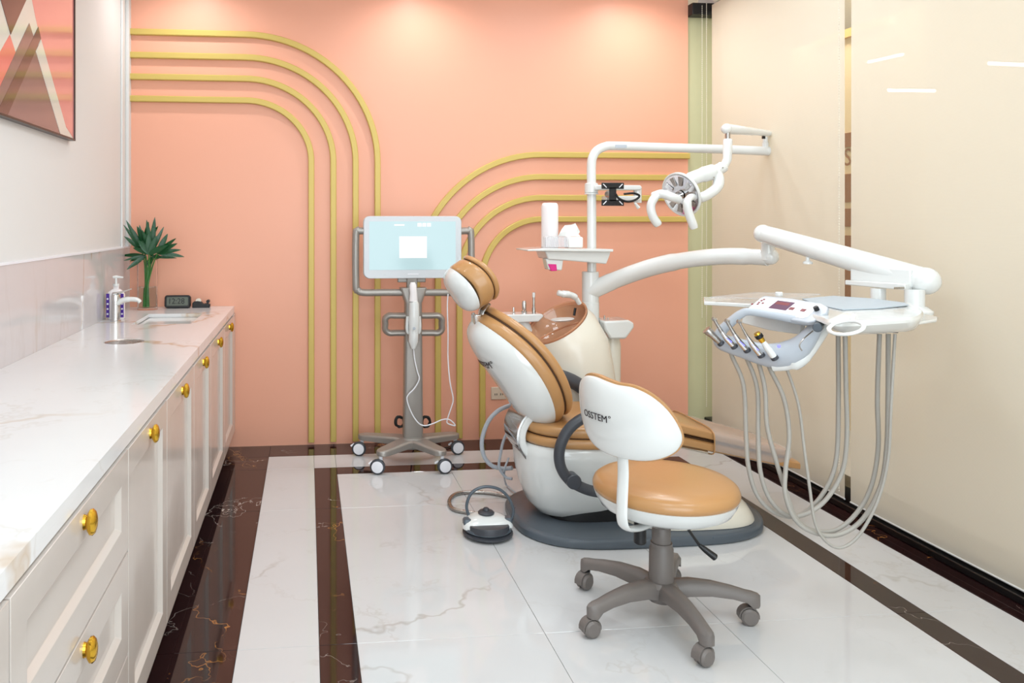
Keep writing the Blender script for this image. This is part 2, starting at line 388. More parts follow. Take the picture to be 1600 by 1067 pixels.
# gold strips on the salmon wall
def gold(n, pts):
    path = pts; mb = MB(); W, D = .036, .028; rings = []
    for i, p in enumerate(path):
        t = (path[min(i + 1, len(path) - 1)] - path[max(i - 1, 0)]).normalized(); nn = V((t.z, 0, -t.x))
        c = V((p.x, YB, p.z)); b = .004
        rings.append([c - nn * W / 2, c - nn * W / 2 + V((0, -D + b, 0)), c - nn * (W / 2 - b) + V((0, -D, 0)), c + nn * (W / 2 - b) + V((0, -D, 0)), c + nn * W / 2 + V((0, -D + b, 0)), c + nn * W / 2])
    mb.loft(rings, smooth=False); struct('trim_%d' % n, mb, M['gold_trim'])
cxl, czl = -.37, 1.716
for n, (xv, zv) in enumerate(((.425, 2.475), (.291, 2.338), (.156, 2.21), (.023, 2.08))):
    rx, rz = xv - cxl, zv - czl
    pts = [V((XL, 0, zv)), V((cxl - .3, 0, zv))] + [V((cxl + rx * math.sin(a), 0, czl + rz * math.cos(a))) for a in [PI / 2 * i / 24 for i in range(25)]] + [V((xv, 0, .02))]
    gold(n + 1, pts)
cxr, czr = 1.452, .995
for n, (xv, zv) in enumerate(((.668, 1.77), (.798, 1.632), (.932, 1.502), (1.076, 1.368))):
    rx, rz = cxr - xv, zv - czr
    pts = [V((XG, 0, zv))] + [V((cxr - rx * math.sin(a), 0, czr + rz * math.cos(a))) for a in [PI / 2 * i / 24 for i in range(25)]] + [V((xv, 0, .02))]
    gold(n + 5, pts)
# right side: glazing with black channel, olive side panel, lintel
struct('wall_right', MB().box((2.56, YF, 2.72), (2.66, 4.95, CEIL)), M['ceil'])
wn = tag(bpy.data.objects.new('window_1', None), kind='structure'); col.objects.link(wn); wn.location = (2.6, 3, 0)
MB().box((2.595, YF, .1), (2.605, 4.9, 2.7)).build('pane', M['glass'], wn)
MB().box((2.535, YF, .001), (2.655, 4.92, .10)).box((2.50, YF, .001), (2.535, 4.79, .03)).build('bottom_channel', M['kick'], wn, bev=.004)
MB().box((2.575, YF, 2.70), (2.625, 4.9, 2.74)).build('head_rail', M['black'], wn)
struct('trim_12', MB().box((XG, YB + .02, 0), (2.655, YB + .1, 2.66)), M['green_side'])
struct('trim_13', MB().box((XG, YB - .06, 2.66), (2.62, YB + .1, 2.735)), M['black'], bev=.004)
# corridor beyond the glass: sign wall and pendant tubes
sgn = thing('wall_sign', (3.5, 4.5, 0), 'cream and brown lettered sign seen through the gap between the blinds', 'sign')
SX = 3.5
def sp(u, v): return px(u, v, SX)
ctr = px(1325.5, 300, SX)
MB().box((SX, ctr.y - .6, 0), (SX + .04, ctr.y + .6, 2.6)).build('sign_board', M['corr_cream'], sgn)
for a, b in ((208, 230), (272, 316), (326, 354), (368, 465)):
    z1, z0 = sp(1325, a).z, sp(1325, b).z
    MB().box((SX - .012, ctr.y - .10, z0), (SX, ctr.y + .10, z1)).build('brown_letter', M['corr_brown'], sgn)
z1, z0 = sp(1325, 0).z, sp(1325, 60).z
MB().box((SX - .03, ctr.y - .3, z0), (SX, ctr.y + .3, 2.6)).build('top_band', M['corr_tan'], sgn)
zc = sp(1325, 247).z
text('S', .16, lambda x, y, z: V((SX - .006 - z, ctr.y - x, zc + y)), 'sign_lettering', M['corr_brown'], sgn)
for i, (a, b) in enumerate((((1357, 97), (1410, 85)), ((1388, 141), (1460, 142)), ((1545, 99), (1640, 103)))):
    p0, p1 = px(a[0], a[1], 3.3), px(b[0], b[1], 3.3 if i != 1 else 3.3)
    lab = ['slanting bright tube lamp glowing through the right blind, the highest', 'level bright tube lamp glowing low through the right blind', 'bright tube lamp glowing through the right blind at the picture edge'][i]
    q = thing('tube_lamp', (p0 + p1) / 2, lab, 'lamp', 'tube lamps in the corridor')
    MB().cyl(p0, p1, .008, seg=10).build('tube', M['corr_lamp'], q)
    for p in (lerp(p0, p1, .15), lerp(p0, p1, .85)): MB().cyl(p, (p.x, p.y, CEIL), .0015, seg=6).build('suspension_wire', M['steel'], q)
# ------------------------------------------------------------------ roller blinds
def blind(y0, y1, label, xb, wavy, chains):
    t = thing('roller_blind', (xb, (y0 + y1) / 2, .058), label, 'blind', 'cream roller blinds')
    mb = MB(); ny, nz = 24, 10; vs = []; fs = []
    for side in (0, 1):
        for i in range(ny + 1):
            for j in range(nz + 1):
                y = y0 + (y1 - y0) * i / ny; z = .058 + (2.70 - .058) * j / nz
                x = xb + wavy * math.sin((y - y0) * 2.3) * (1 - j / nz) + side * .0012
                vs.append(V((x, y, z)))
    S = (ny + 1) * (nz + 1); idx = lambda s, i, j: s * S + i * (nz + 1) + j
    for i in range(ny):
        for j in range(nz):
            fs.append((idx(0, i, j), idx(0, i + 1, j), idx(0, i + 1, j + 1), idx(0, i, j + 1)))
            fs.append((idx(1, i, j), idx(1, i, j + 1), idx(1, i + 1, j + 1), idx(1, i + 1, j)))
    for i in range(ny):
        fs.append((idx(0, i, 0), idx(1, i, 0), idx(1, i + 1, 0), idx(0, i + 1, 0)))
    for j in range(nz):
        for i in (0, ny): fs.append((idx(0, i, j), idx(0, i, j + 1), idx(1, i, j + 1), idx(1, i, j)))
    mb.add(vs, fs).build('fabric', M['blind'], t)
    MB().cyl((xb + .02, y0 + .01, 2.745), (xb + .02, y1 - .01, 2.745), .03).build('roller_tube', M['white'], t)
    MB().tube([V((xb, y, .058 )) + V((wavy * math.sin((y - y0) * 2.3), 0, -.003)) for y in [y0 + (y1 - y0) * i / 24 for i in range(25)]], .005, 8, asp=(.8, 1.2)).build('bottom_rail', M['white'], t)
    for yc, zb in chains:
        cb = MB(); z = zb
        while z < 2.72:
            cb.sphere((xb - .022, yc, z), .0032, 6); z += .0125
        cb.cyl((xb - .022, yc, zb), (xb - .022, yc, 2.72), .0009, seg=5)
        cb.build('bead_chain', M['cream'], t)
    return t
blind(3.445, 4.66, 'cream roller blind hanging left of the gap, beside the salmon wall', 2.5, .004, [(4.685, .2), (4.74, .75), (3.452, .09)])
blind(-.2, 3.398, 'wide cream roller blind filling the right edge of the picture', 2.5, -.004, [])
# ------------------------------------------------------------------ ceiling lamps
DL = ['by the salmon wall above the vase', 'by the salmon wall above the scanner cart', 'by the salmon wall above the side holder of the spittoon', 'above the floor between cabinets and scanner cart', 'above the patient chair backrest', 'above the instrument table',
      'above the near end of the floor by the cabinets', 'above the near floor by the right blind', 'above the near end of the worktop']
PL = ['above the white tiles left of the stool', 'above the leg rest of the patient chair', 'over the near floor on the cabinet side', 'over the near floor on the blind side']
def mk_down(x, y, i):
    t = thing('ceiling_downlight', (x, y, CEIL), 'round recessed downlight ' + DL[i], 'lamp', 'recessed downlights')
    MB().lathe((x, y, CEIL), [(.03, -.001), (.055, -.001), (.055, -.008), (.045, -.010), (.036, -.006), (.030, -.004)], 24).build('rim', M['white'], t)
    return t
for i, (x, y) in enumerate(WALL_LAMPS + ROOM_LAMPS): mk_down(x, y, i)
for (x, y), pl_ in zip(PANELS, PL):
    t = thing('ceiling_panel_light', (x, y, CEIL), 'flat ceiling light panel ' + pl_, 'lamp', 'ceiling light panels')
    MB().box((x - .32, y - .47, CEIL - .02), (x + .32, y + .47, CEIL)).build('frame', M['white'], t, bev=.003)
# ================================================================== CABINETS
ZC = .846; XC = -.445; XD = -.432
def shaker(t, name, y0, y1, z0, z1, knob):
    g = .003; a, b, c, d = y0 + g, y1 - g, z0 + g, z1 - g; fr = .068; dp = .018
    x = XD; mb = MB()
    O4 = [V((x, a, c)), V((x, b, c)), V((x, b, d)), V((x, a, d))]
    ob = [p + V((-dp, 0, 0)) for p in O4]
    i1 = [V((x, a + fr, c + fr)), V((x, b - fr, c + fr)), V((x, b - fr, d - fr)), V((x, a + fr, d - fr))]
    s2 = .006
    i2 = [V((x - .006, a + fr + s2, c + fr + s2)), V((x - .006, b - fr - s2, c + fr + s2)), V((x - .006, b - fr - s2, d - fr - s2)), V((x - .006, a + fr + s2, d - fr - s2))]
    s3 = .012
    i3 = [V((x - .013, a + fr + s3, c + fr + s3)), V((x - .013, b - fr - s3, c + fr + s3)), V((x - .013, b - fr - s3, d - fr - s3)), V((x - .013, a + fr + s3, d - fr - s3))]
    mb.loft([ob, O4, i1, i2, i3], smooth=False)
    o = mb.build(name, M['cab'], t, bev=.0012)
    ky, kz = knob
    k = MB()
    k.lathe((x, ky, kz), [(.011, 0), (.010, .005), (.014, .008), (.018, .012), (.0185, .017), (.015, .022), (.008, .025), (.001, .026)], 24, axis=(1, 0, 0), sx=1.4)
    k.build('knob', M['brass'], o)
    return o
def carcass(t, y0, y1):
    MB().box((XL + .002, y0 + .0006, .10), (XD - .0195, y1 - .0006, .805)).build('carcass', M['cab'], t)
    MB().box((XL + .002, y0 + .0006, .0), (XD - .07, y1 - .0006, .10)).build('plinth', M['kick'], t)
cabs = [(-.2, 1.2, [('door', -.2, .5), ('door', .5, 1.2)], 'beige base cabinet at the near end, mostly out of the picture'),
        (1.2, 1.964, 'drawers', 'beige drawer cabinet with stacked panelled drawers and brass knobs, nearest the camera'),
        (1.964, 3.073, [('door', 1.964, 2.491), ('door', 2.491, 3.073)], 'beige two-door base cabinet right after the drawers'),
        (3.073, 4.173, [('door', 3.073, 3.597), ('door', 3.597, 4.173)], 'beige two-door base cabinet in the middle of the row, below the waste hole'),
        (4.173, 4.797, [('door', 4.173, 4.70)], 'beige single-door base cabinet against the salmon wall')]
for y0, y1, kind, lab in cabs:
    t = thing('base_cabinet', (-.75, (y0 + y1) / 2, 0), lab, 'cabinet', 'base cabinets under the marble worktop')
    carcass(t, y0, y1)
    if kind == 'drawers':
        for z0, z1 in ((.555, .803), (.305, .555), (.104, .305)): shaker(t, 'drawer', y0, y1, z0, z1, ((y0 + y1) / 2, z1 - .036))
    else:
        for n, a, b in kind: shaker(t, n, a, b, .104, .803, ((a + b) / 2, .767))
        if y1 > 4.7: MB().box((XD - .019, 4.702, .104), (XD, 4.795, .803)).build('filler_strip', M['cab'], t)
# worktop with sink cut-out and round waste hole
wt = thing('worktop', (-.75, 2.5, .806), 'long white marble worktop with fine brown veins along the left wall', 'worktop')
SX0, SX1, SY0, SY1 = -.865, -.575, 3.985, 4.43
HC = (-.77, 3.42); HR = .082
def top_mesh(z0, z1):
    mb = MB(); x0, x1, y0, y1 = XL + .0125, XC + .008, -.25, YB - .001
    def rect(a, b, c, d):
        if b > a and d > c: mb.box((a, c, z0), (b, d, z1))
    # strips around the sink and around the hole
    rect(x0, x1, y0, HC[1] - .12); rect(x0, HC[0] - .12, HC[1] - .12, HC[1] + .12); rect(HC[0] + .12, x1, HC[1] - .12, HC[1] + .12)
    rect(x0, x1, HC[1] + .12, SY0); rect(x0, SX0, SY0, SY1); rect(SX1, x1, SY0, SY1); rect(x0, x1, SY1, y1)
    n = 48; rings = []
    sq = []
    for i in range(n):
        a = 2 * PI * i / n + PI / 4; c, s = math.cos(a), math.sin(a); k = .12 / max(abs(c), abs(s)); sq.append((c * k, s * k))
    ci = [(HR * math.cos(2 * PI * i / n + PI / 4), HR * .95 * math.sin(2 * PI * i / n + PI / 4)) for i in range(n)]
    P = lambda l, z: [V((HC[0] + a, HC[1] + b, z)) for a, b in l]
    mb.loft([P(sq, z0), P(sq, z1), P(ci, z1), P(ci, z0)], closed=True, smooth=False)
    return mb
top_mesh(.826, ZC).build('slab', M['wt'], wt)
MB().box((XC - .012, -.25, .806), (XC + .008, YB - .001, .8259)).build('front_apron', M['wt'], wt)
# waste chute
wc = thing('waste_chute', (HC[0], HC[1], .70), 'round waste opening let into the worktop in front of the tap', 'waste hole')
MB().lathe((HC[0], HC[1], 0), [(HR - .001, ZC - .004), (HR - .004, ZC - .001), (HR - .010, ZC - .004), (HR - .012, .81), (HR - .012, .81)], 40).build('metal_ring', M['steel'], wc)
# sink
sk = thing('sink', ((SX0 + SX1) / 2, (SY0 + SY1) / 2, .66), 'white rectangular basin sunk into the worktop', 'sink')
mb = MB(); d = .02
def RR(x0, x1, y0, y1, z, r): return [V(((x0 + x1) / 2 + a, (y0 + y1) / 2 + b, z)) for a, b in rrect(x1 - x0, y1 - y0, r, 4)]
mb.loft([RR(SX0 + .0005, SX1 - .0005, SY0 + .0005, SY1 - .0005, .8255, .004), RR(SX0 + .004, SX1 - .004, SY0 + .004, SY1 - .004, .8255, .02), RR(SX0 + .012, SX1 - .012, SY0 + .012, SY1 - .012, .74, .03), RR(SX0 + .03, SX1 - .03, SY0 + .03, SY1 - .03, .72, .04),
         RR(SX0 + .12, SX1 - .12, SY0 + .2, SY1 - .2, .715, .01)], caps=True)
mb.build('basin', M['white'], sk)
mb = MB(); mb.lathe(((SX0 + SX1) / 2, (SY0 + SY1) / 2, .716), [(.001, 0), (.022, 0), (.022, .004), (.001, .005)], 20); mb.build('drain', M['chrome'], sk)
# tap
fx, fy = -.985, 4.12
fp = py(181, 498, fy); fx = fp.x
tp = thing('tap', (fx, fy, ZC), 'white and chrome single-lever tap beside the basin', 'tap')
MB().lathe((fx, fy, ZC), [(.001, 0), (.026, 0), (.026, .004), (.022, .007), (.021, .10), (.023, .125), (.020, .138), (.001, .14)], 28).build('body', M['chrome'], tp)
sx = py(218, 466, fy)
MB().tube(spline([(fx, fy, ZC + .085), (fx + .03, fy, ZC + .105), (fx + .07, fy, ZC + .112), (sx.x - .01, fy, ZC + .108), (sx.x + .004, fy, ZC + .095)], 6), [.019] * 12 + [.0165] * 6 + [.014] * 6 + [.012], 16, up=(0, 1, 0), asp=(1.1, .75)).build('spout', M['white'], tp)
MB().tube([(fx - .015, fy, ZC + .140), (fx + .02, fy, ZC + .146), (fx + .08, fy, ZC + .165)], [.018, .015, .006], 12, up=(0, 1, 0), asp=(1.1, .4)).build('lever', M['chrome'], tp)
# soap dispenser bottle
bp = py(181.5, 498, 4.215)
sb = thing('soap_dispenser', (bp.x, 4.215, ZC), 'clear pump bottle with purple label standing behind the tap', 'soap bottle')
MB().puck(rrect(.086, .05, .02), [(.02, 0), (.9, 0), (1, .006), (1, .125), (.9, .142), (.5, .155), (.32, .158), (.32, .175), (.02, .175)], lambda x, y, z: (bp.x + x, 4.215 + y, ZC + z)).build('bottle', M['bottle'], sb)
for s in (-1, 1):
    MB().box((bp.x + s * .036 - .008, 4.187, ZC + .012), (bp.x + s * .036 + .008, 4.1895, ZC + .135)).build('purple_label', M['purple'], sb, bev=.004)
    for k in range(4):
        MB().lathe((bp.x + s * .036, 4.187, ZC + .03 + k * .026), [(.001, 0), (.005, 0), (.005, .0012), (.001, .0012)], 10, axis=(0, -1, 0)).build('print', M['label_white'], sb)
MB().cyl((bp.x, 4.215, ZC + .175), (bp.x, 4.215, ZC + .215), .006).cyl((bp.x, 4.215, ZC + .172), (bp.x, 4.215, ZC + .185), .016).tube([(bp.x - .015, 4.215, ZC + .217), (bp.x + .0, 4.215, ZC + .22), (bp.x + .036, 4.215, ZC + .216)], [.008, .008, .004], 10).build('pump', M['white'], sb)
# vase with leaves
vp = py(230.5, 484, 4.66); vx, vy = vp.x, 4.66
va = thing('glass_vase', (vx, vy, ZC), 'tall clear cylindrical glass vase holding cut green leaves', 'vase')
R_ = .057
MB().lathe((vx, vy, ZC), [(.001, .0002), (R_, .0002), (R_, .285), (R_ - .003, .287), (R_ - .004, .285), (R_ - .004, .014), (.001, .014)], 40).build('glass', M['clear'], va)
MB().lathe((vx, vy, ZC), [(.001, .0145), (R_ - .0045, .0145), (R_ - .0045, .13), (.001, .13)], 32).build('water', M['water'], va)
br = thing('leaf_bunch', (vx, vy, ZC + .0155), 'bunch of dark green lobed leaves standing in the glass vase', 'plant')
def leaf(base, tip, wid, droop, lobes=5):
    base, tip = V(base), V(tip); ax = tip - base; L_ = ax.length; ax.normalize()
    side = ax.cross(V((.25, -1, .2))).normalized(); nr = side.cross(ax).normalized()
    mb = MB(); vs = []; n = 14
    cl = []
    for i in range(n + 1):
        t = i / n; c = base + ax * L_ * t + V((0, 0, -droop * t * t)) ; ww = wid * (math.sin(PI * min(1, t * .95 + .05)) ** .7) * (1 - .25 * t)
        if t > .96: ww = .0006
        ww = max(ww, .0008)
        vs += [c - side * ww + nr * ww * .25, c - nr * .0009, c + side * ww + nr * ww * .25, c + nr * .0009]
    fs = []
    for i in range(n):
        a = i * 4
        for j in range(4): fs.append((a + j, a + (j + 1) % 4, a + 4 + (j + 1) % 4, a + 4 + j))
    fs += [(3, 2, 1, 0), (n * 4, n * 4 + 1, n * 4 + 2, n * 4 + 3)]
    mb.add(vs, fs)
    return mb
def frond(hub, ends, label=None):
    """a lobed leaf: several narrow blades from one hub, joined"""
    allmb = MB()
    for e, wd in ends:
        m2 = leaf(hub, e, wd, .012)
        allmb.add(m2.v, m2.f)
    return allmb
def vp_(u, v, y): return py(u, v, y)
hubs = [((236, 396), 4.62, [((242, 336), .013), ((229, 340), .012), ((256, 351), .010), ((222, 356), .011)]),
        ((222, 392), 4.67, [((197, 341), .011), ((205, 352), .012), ((193, 348), .009), ((218, 348), .012), ((194, 366), .011)]),
        ((246, 396), 4.60, [((262, 362), .013), ((275, 369), .010), ((277, 377), .012), ((283, 387), .010), ((288, 398), .011)]),
        ((228, 400), 4.64, [((190, 396), .010), ((198, 418), .011), ((203, 405), .009), ((211, 409), .008), ((193, 404), .007)]),
        ((240, 402), 4.62, [((229, 412), .012), ((252, 398), .012), ((276, 400), .007), ((221, 372), .012)]),
        ((226, 385), 4.66, [((232, 343), .012), ((214, 350), .012), ((247, 350), .011), ((201, 375), .010)]),
        ((233, 397), 4.58, [((216, 372), .014), ((245, 365), .014), ((262, 380), .014), ((208, 384), .012), ((232, 362), .014)])]
for (hu, hv), y, ends in hubs:
    h = vp_(hu, hv, y)
    frond(h, [(vp_(a, b, y + random.uniform(-.04, .04)), w_ * 1.35) for (a, b), w_ in ends]).build('leaf', M['leaf'], br)
    bx, by = vx + random.uniform(-.02, .022), vy + random.uniform(-.02, .02)
    MB().tube(spline([(bx, by, ZC + .0165), (lerp(bx, vx, .3), lerp(by, vy, .3), ZC + .14), (lerp(vx, h.x, .5), lerp(vy, h.y, .5), ZC + .25), h], 5), [.0065] * 5 + [.005] * 5 + [.0038] * 6, 8).build('stem', M['leaf2'], br)
# clock
cpos = py(278.5, 480, 4.735); cxk = cpos.x
ck = thing('digital_clock', (cxk, 4.735, ZC), 'black digital alarm clock reading 12:28 against the salmon wall', 'clock')
tl = math.radians(8)
def ckx(x, y, z): return V((cxk + x, 4.735 + z * math.cos(tl) + y * math.sin(tl) - .012, ZC + .038 + y * math.cos(tl) - z * math.sin(tl)))
MB().puck(rrect(.148, .074, .016), [(.02, -.0195), (.94, -.0195), (1, -.015), (1, .02), (.9, .03), (.02, .03)], ckx).build('case', M['black'], ck)
MB().puck(rrect(.122, .050, .006), [(.02, -.0212), (1, -.0212), (1, -.0195), (.02, -.0195)], ckx, smooth=False).build('display', M['lcd'], ck)
text('12:28', .046, lambda x, y, z: ckx(x * .95 - .006, y, -.0218 - z), 'digits', M['lcdink'], ck)
# tape dispenser
tpos = py(314.5, 480, 4.74)
td = thing('tape_dispenser', (tpos.x, 4.74, ZC), 'small black adhesive tape dispenser right of the clock', 'tape dispenser')
X0 = tpos.x - .05
MB().prism([V((X0, 4.72, ZC)), V((X0 + .10, 4.72, ZC)), V((X0 + .103, 4.72, ZC + .018)), V((X0 + .085, 4.72, ZC + .026)), V((X0 + .062, 4.72, ZC + .022)), V((X0 + .05, 4.72, ZC + .036)), V((X0 + .03, 4.72, ZC + .04)), V((X0 + .008, 4.72, ZC + .036)), V((X0, 4.72, ZC + .026))], (0, .04, 0)).build('body', M['black'], td, bev=.003)
MB().cyl((X0 + .09, 4.722, ZC + .036), (X0 + .09, 4.758, ZC + .036), .010).build('cutter_arm', M['black'], td)
MB().cyl((X0 + .034, 4.726, ZC + .038), (X0 + .034, 4.754, ZC + .038), .016).build('tape_roll', M['cream'], td)
# ------------------------------------------------------------------ picture on the left wall
PY0, PY1, PZ0, PZ1 = 2.55, 3.64, 1.712, 2.80
pic = thing('wall_picture', (XL, (PY0 + PY1) / 2, PZ0), 'framed abstract picture of pink, brown and pale triangles on the left wall', 'picture')
fw, fd = .008, .03
MB().box((XL, PY0, PZ0), (XL + fd, PY0 + fw, PZ1)).box((XL, PY1 - fw, PZ0), (XL + fd, PY1, PZ1)).box((XL, PY0, PZ0), (XL + fd, PY1, PZ0 + fw)).box((XL, PY0, PZ1 - fw), (XL + fd, PY1, PZ1)).build('frame', M['artframe'], pic)
MB().box((XL + .001, PY0 + fw, PZ0 + fw), (XL + fd - .006, PY1 - fw, PZ1 - fw)).build('canvas', M['art_mint'], pic)
def artpoly(pts, m, lay):
    P = []
    for u, v in pts:
        p = px(u, v, XL + fd); P.append(V((XL + fd - .006, min(max(p.y, PY0 + fw), PY1 - fw), min(max(p.z, PZ0 + fw), PZ1 - fw))))
    MB().prism(P, (.0006 * lay, 0, 0)).build('painted_shape', M[m], pic)
artpoly([(50, -12), (125, -12), (125, 226), (97, 185), (66, 62), (58, 28)], 'art_pink', 1)
artpoly([(-8, 100), (18, 54), (27, 82), (-8, 158)], 'art_red', 1)
artpoly([(-8, 158), (48, 36), (54, 55), (62, 70), (97, 220), (-8, 186)], 'art_mauve', 2)
artpoly([(3, -2), (44, -2), (19, 54)], 'art_brown', 3)
artpoly([(-2, 186), (62, 42), (66, 60), (14, 190)], 'art_brown', 3)
artpoly([(58, 80), (66, 62), (109, 222), (96, 220)], 'art_mint', 4)
# wall socket
so = thing('wall_socket', (1.17, YB, .26), 'ivory double wall socket on the salmon wall behind the chair', 'socket')
a_, b_ = py(767, 624, YB), py(791, 604, YB)
MB().box((a_.x, YB - .008, a_.z), (b_.x, YB, b_.z)).build('plate', M['socket'], so, bev=.003)
for k in (-.02, .016):
    MB().box((1.175 + k, YB - .0088, .275), (1.179 + k, YB - .0078, .287)).box((1.187 + k, YB - .0088, .275), (1.191 + k, YB - .0078, .287)).build('socket_slot', M['black'], so)
# ================================================================== SCANNER CART
CY = 4.40
def cp(u, v, y=CY): return py(u, v, y)
c0 = cp(645, 690, 4.36); ccx = c0.x
ct = thing('scanner_cart', (ccx, CY, 0), 'grey wheeled scanner cart with a lit monitor, against the salmon wall', 'scanner cart')
# frame of flat tube around the monitor
fr = [cp(572, 361), cp(561, 361), cp(556, 366), cp(556, 445), cp(559, 453), cp(567, 457), cp(600, 457), cp(645, 457), cp(690, 457), cp(724, 457), cp(732, 453), cp(736, 445), cp(736, 366), cp(731, 361), cp(720, 361)]
MB().tube(spline(fr, 4), .021, 12, up=(0, 1, 0), asp=(1.0, .95)).build('handle_frame', M['cart'], ct)
# column
a, b = cp(633, 452), cp(658, 452); a2, b2 = cp(630, 690), cp(660, 690)
mb = MB(); zt, zb = a.z + .01, .125
prof = [(lerp(a2.x, a.x, t), lerp(b2.x, b.x, t), lerp(zb, zt, t)) for t in (0, .5, .9, 1)]
prof[-1] = (a.x - .03, b.x + .03, zt)
mb.loft([[V((x0, CY - .03, z)), V((x0 + .01, CY - .038, z)), V((x1 - .01, CY - .038, z)), V((x1, CY - .03, z)), V((x1, CY + .04, z)), V((x0, CY + .04, z))] for x0, x1, z in prof], smooth=False)
mb.build('column', M['cart'], ct, bev=.004)
# monitor
def flat_slab(c, wx, wz, y0, y1, r, m, name, parent, k=.985):
    o = rrect(wx, wz, r, 8)
    return MB().puck(o, [(.02, y0), (k, y0), (1, y0 + .006), (1, y1 - .006), (k, y1), (.02, y1)], lambda x, z, y: (c.x + x, y, c.z + z)).build(name, m, parent)
A, B = cp(568, 337.5, 4.37), cp(721.5, 434.5, 4.37); mc = (A + B) / 2; mw, mh = B.x - A.x, A.z - B.z
mon = flat_slab(mc, mw, mh, 4.372, 4.42, .035, M['bezel'], 'monitor', ct)
A2, B2 = cp(577, 346, 4.371), cp(712, 421, 4.371); s2 = (A2 + B2) / 2
MB().box((A2.x, 4.3708, B2.z), (B2.x, 4.3722, A2.z)).build('screen', M['screen'], mon)
A3, B3 = cp(624, 369.5, 4.37), cp(667, 403, 4.37)
MB().box((A3.x, 4.3700, B3.z), (B3.x, 4.3708, A3.z)).build('screen_window', M['screen_white'], mon)
for i in range(3):
    A3, B3 = cp(652.5 + 7.4 * i, 348.5, 4.37), cp(658.5 + 7.4 * i, 354, 4.37); MB().box((A3.x, 4.3702, B3.z), (B3.x, 4.3708, A3.z)).build('screen_icon', M['screen_white'], mon)
A3, B3 = cp(616, 350.5, 4.37), cp(632, 352.5, 4.37); MB().box((A3.x, 4.3702, B3.z), (B3.x, 4.3708, A3.z)).build('screen_title', M['screen_white'], mon)
A3, B3 = cp(637, 427.5, 4.37), cp(654, 429, 4.37); MB().box((A3.x, 4.3712, B3.z), (B3.x, 4.3722, A3.z)).build('bezel_print', M['label_white'], mon)
MB().box((mc.x - .08, 4.42, mc.z - .2), (mc.x + .08, 4.45, mc.z + .08)).build('monitor_mount', M['cart'], ct, bev=.004)
MB().box((mc.x - .03, 4.40, mc.z - .24), (mc.x + .03, 4.44, mc.z - .1)).build('monitor_neck', M['cart'], ct, bev=.004)
# side grips
for s in (-1, 1):
    e0, e1 = (633, 602) if s < 0 else (658, 690)
    top, bot = 493, 520
    p = [cp(e0, top), cp((e0 + e1) / 2, top), cp(e1 - s * 6, top), cp(e1, top + 5), cp(e1, (top + bot) / 2), cp(e1, bot - 5), cp(e1 - s * 6, bot), cp((e0 + e1) / 2, bot), cp(e0, bot)]
    mb = MB().tube(spline(p, 4), .021, 12, up=(0, 1, 0), asp=(1.7, .85)); mb.build('side_grip', M['cart'], ct)
# base: hub with four arms
hubz = .125
wheels = [cp(590, 741, 4.19), cp(695, 740, 4.17), cp(560, 712, 4.53), cp(716, 710, 4.51)]
wheels = [pz(590, 741, 0), pz(695, 740, 0), pz(561, 712, 0), pz(715, 710, 0)]
hub = V((ccx, CY - .02, hubz))
MB().puck(superell(.075, .065, 3), [(.02, -.035), (.95, -.035), (1, -.03), (1, .0), (.85, .02), (.02, .022)], lambda x, y, z: hub + V((x, y, z))).build('base_hub', M['cart'], ct)
WR = .041
for i, wp in enumerate(wheels):
    e = V((wp.x + (.018 if i in (0, 2) else -.012), wp.y + .01, .098))
    d = (e - hub); d.z = 0; L_ = d.length; d.normalize(); sd = V((-d.y, d.x, 0))
    rings = []
    for t, wd, zz, th in ((0, .055, .118, .045), (.3, .045, .122, .042), (.9, .036, .112, .034), (.97, .034, .111, .032), (1.03, .024, .110, .028), (1.07, .008, .109, .024)):
        c = hub + d * (L_ * t); c.z = zz
        w2, h2 = wd * 1.05, th / 2
        rings.append([c + sd * x + V((0, 0, z)) for x, z in [(-w2, -h2), (w2, -h2), (w2, h2 * .5), (w2 * .8, h2), (-w2 * .8, h2), (-w2, h2 * .5)]])
    MB().loft(rings, smooth=False).build('base_arm', M['cart'], ct, bev=.003)
    cs = thing('caster', (0, 0, 0), None, None); bpy.data.objects.remove(cs)
    ax = V((.12 if i % 2 else -.25, -1, 0)).normalized()   # wheel axle faces the camera
    wc_ = V((wp.x, wp.y, WR))
    tyre = MB().lathe(wc_, [(.001, -.012), (WR * .8, -.012), (WR, -.007), (WR, .007), (WR * .8, .012), (.001, .012)], 28, axis=ax).build('caster', M['charcoal'], ct)
    MB().lathe(wc_ + ax * .0122, [(.001, 0), (WR * .76, 0), (WR * .76, .002), (WR * .6, .004), (.001, .0045)], 28, axis=ax).build('wheel_disc', M['label_white'], tyre)
    MB().lathe(wc_ - ax * .0125 - ax * .004, [(.001, -.004), (WR * .9, -.004), (WR * .95, .003), (.001, .003)], 24, axis=ax).tube([wc_ - ax * .018 + V((.01, 0, .0)), (e.x, e.y - .0, .055), (e.x, e.y, .098)], .011, 10).build('fork', M['label_white'], tyre)
    MB().tube([wc_ - ax * .014 + V((-.03, 0, .025)), wc_ - ax * .014 + V((-.05, 0, .012))], .006, 8).build('brake_tab', M['label_white'], tyre)
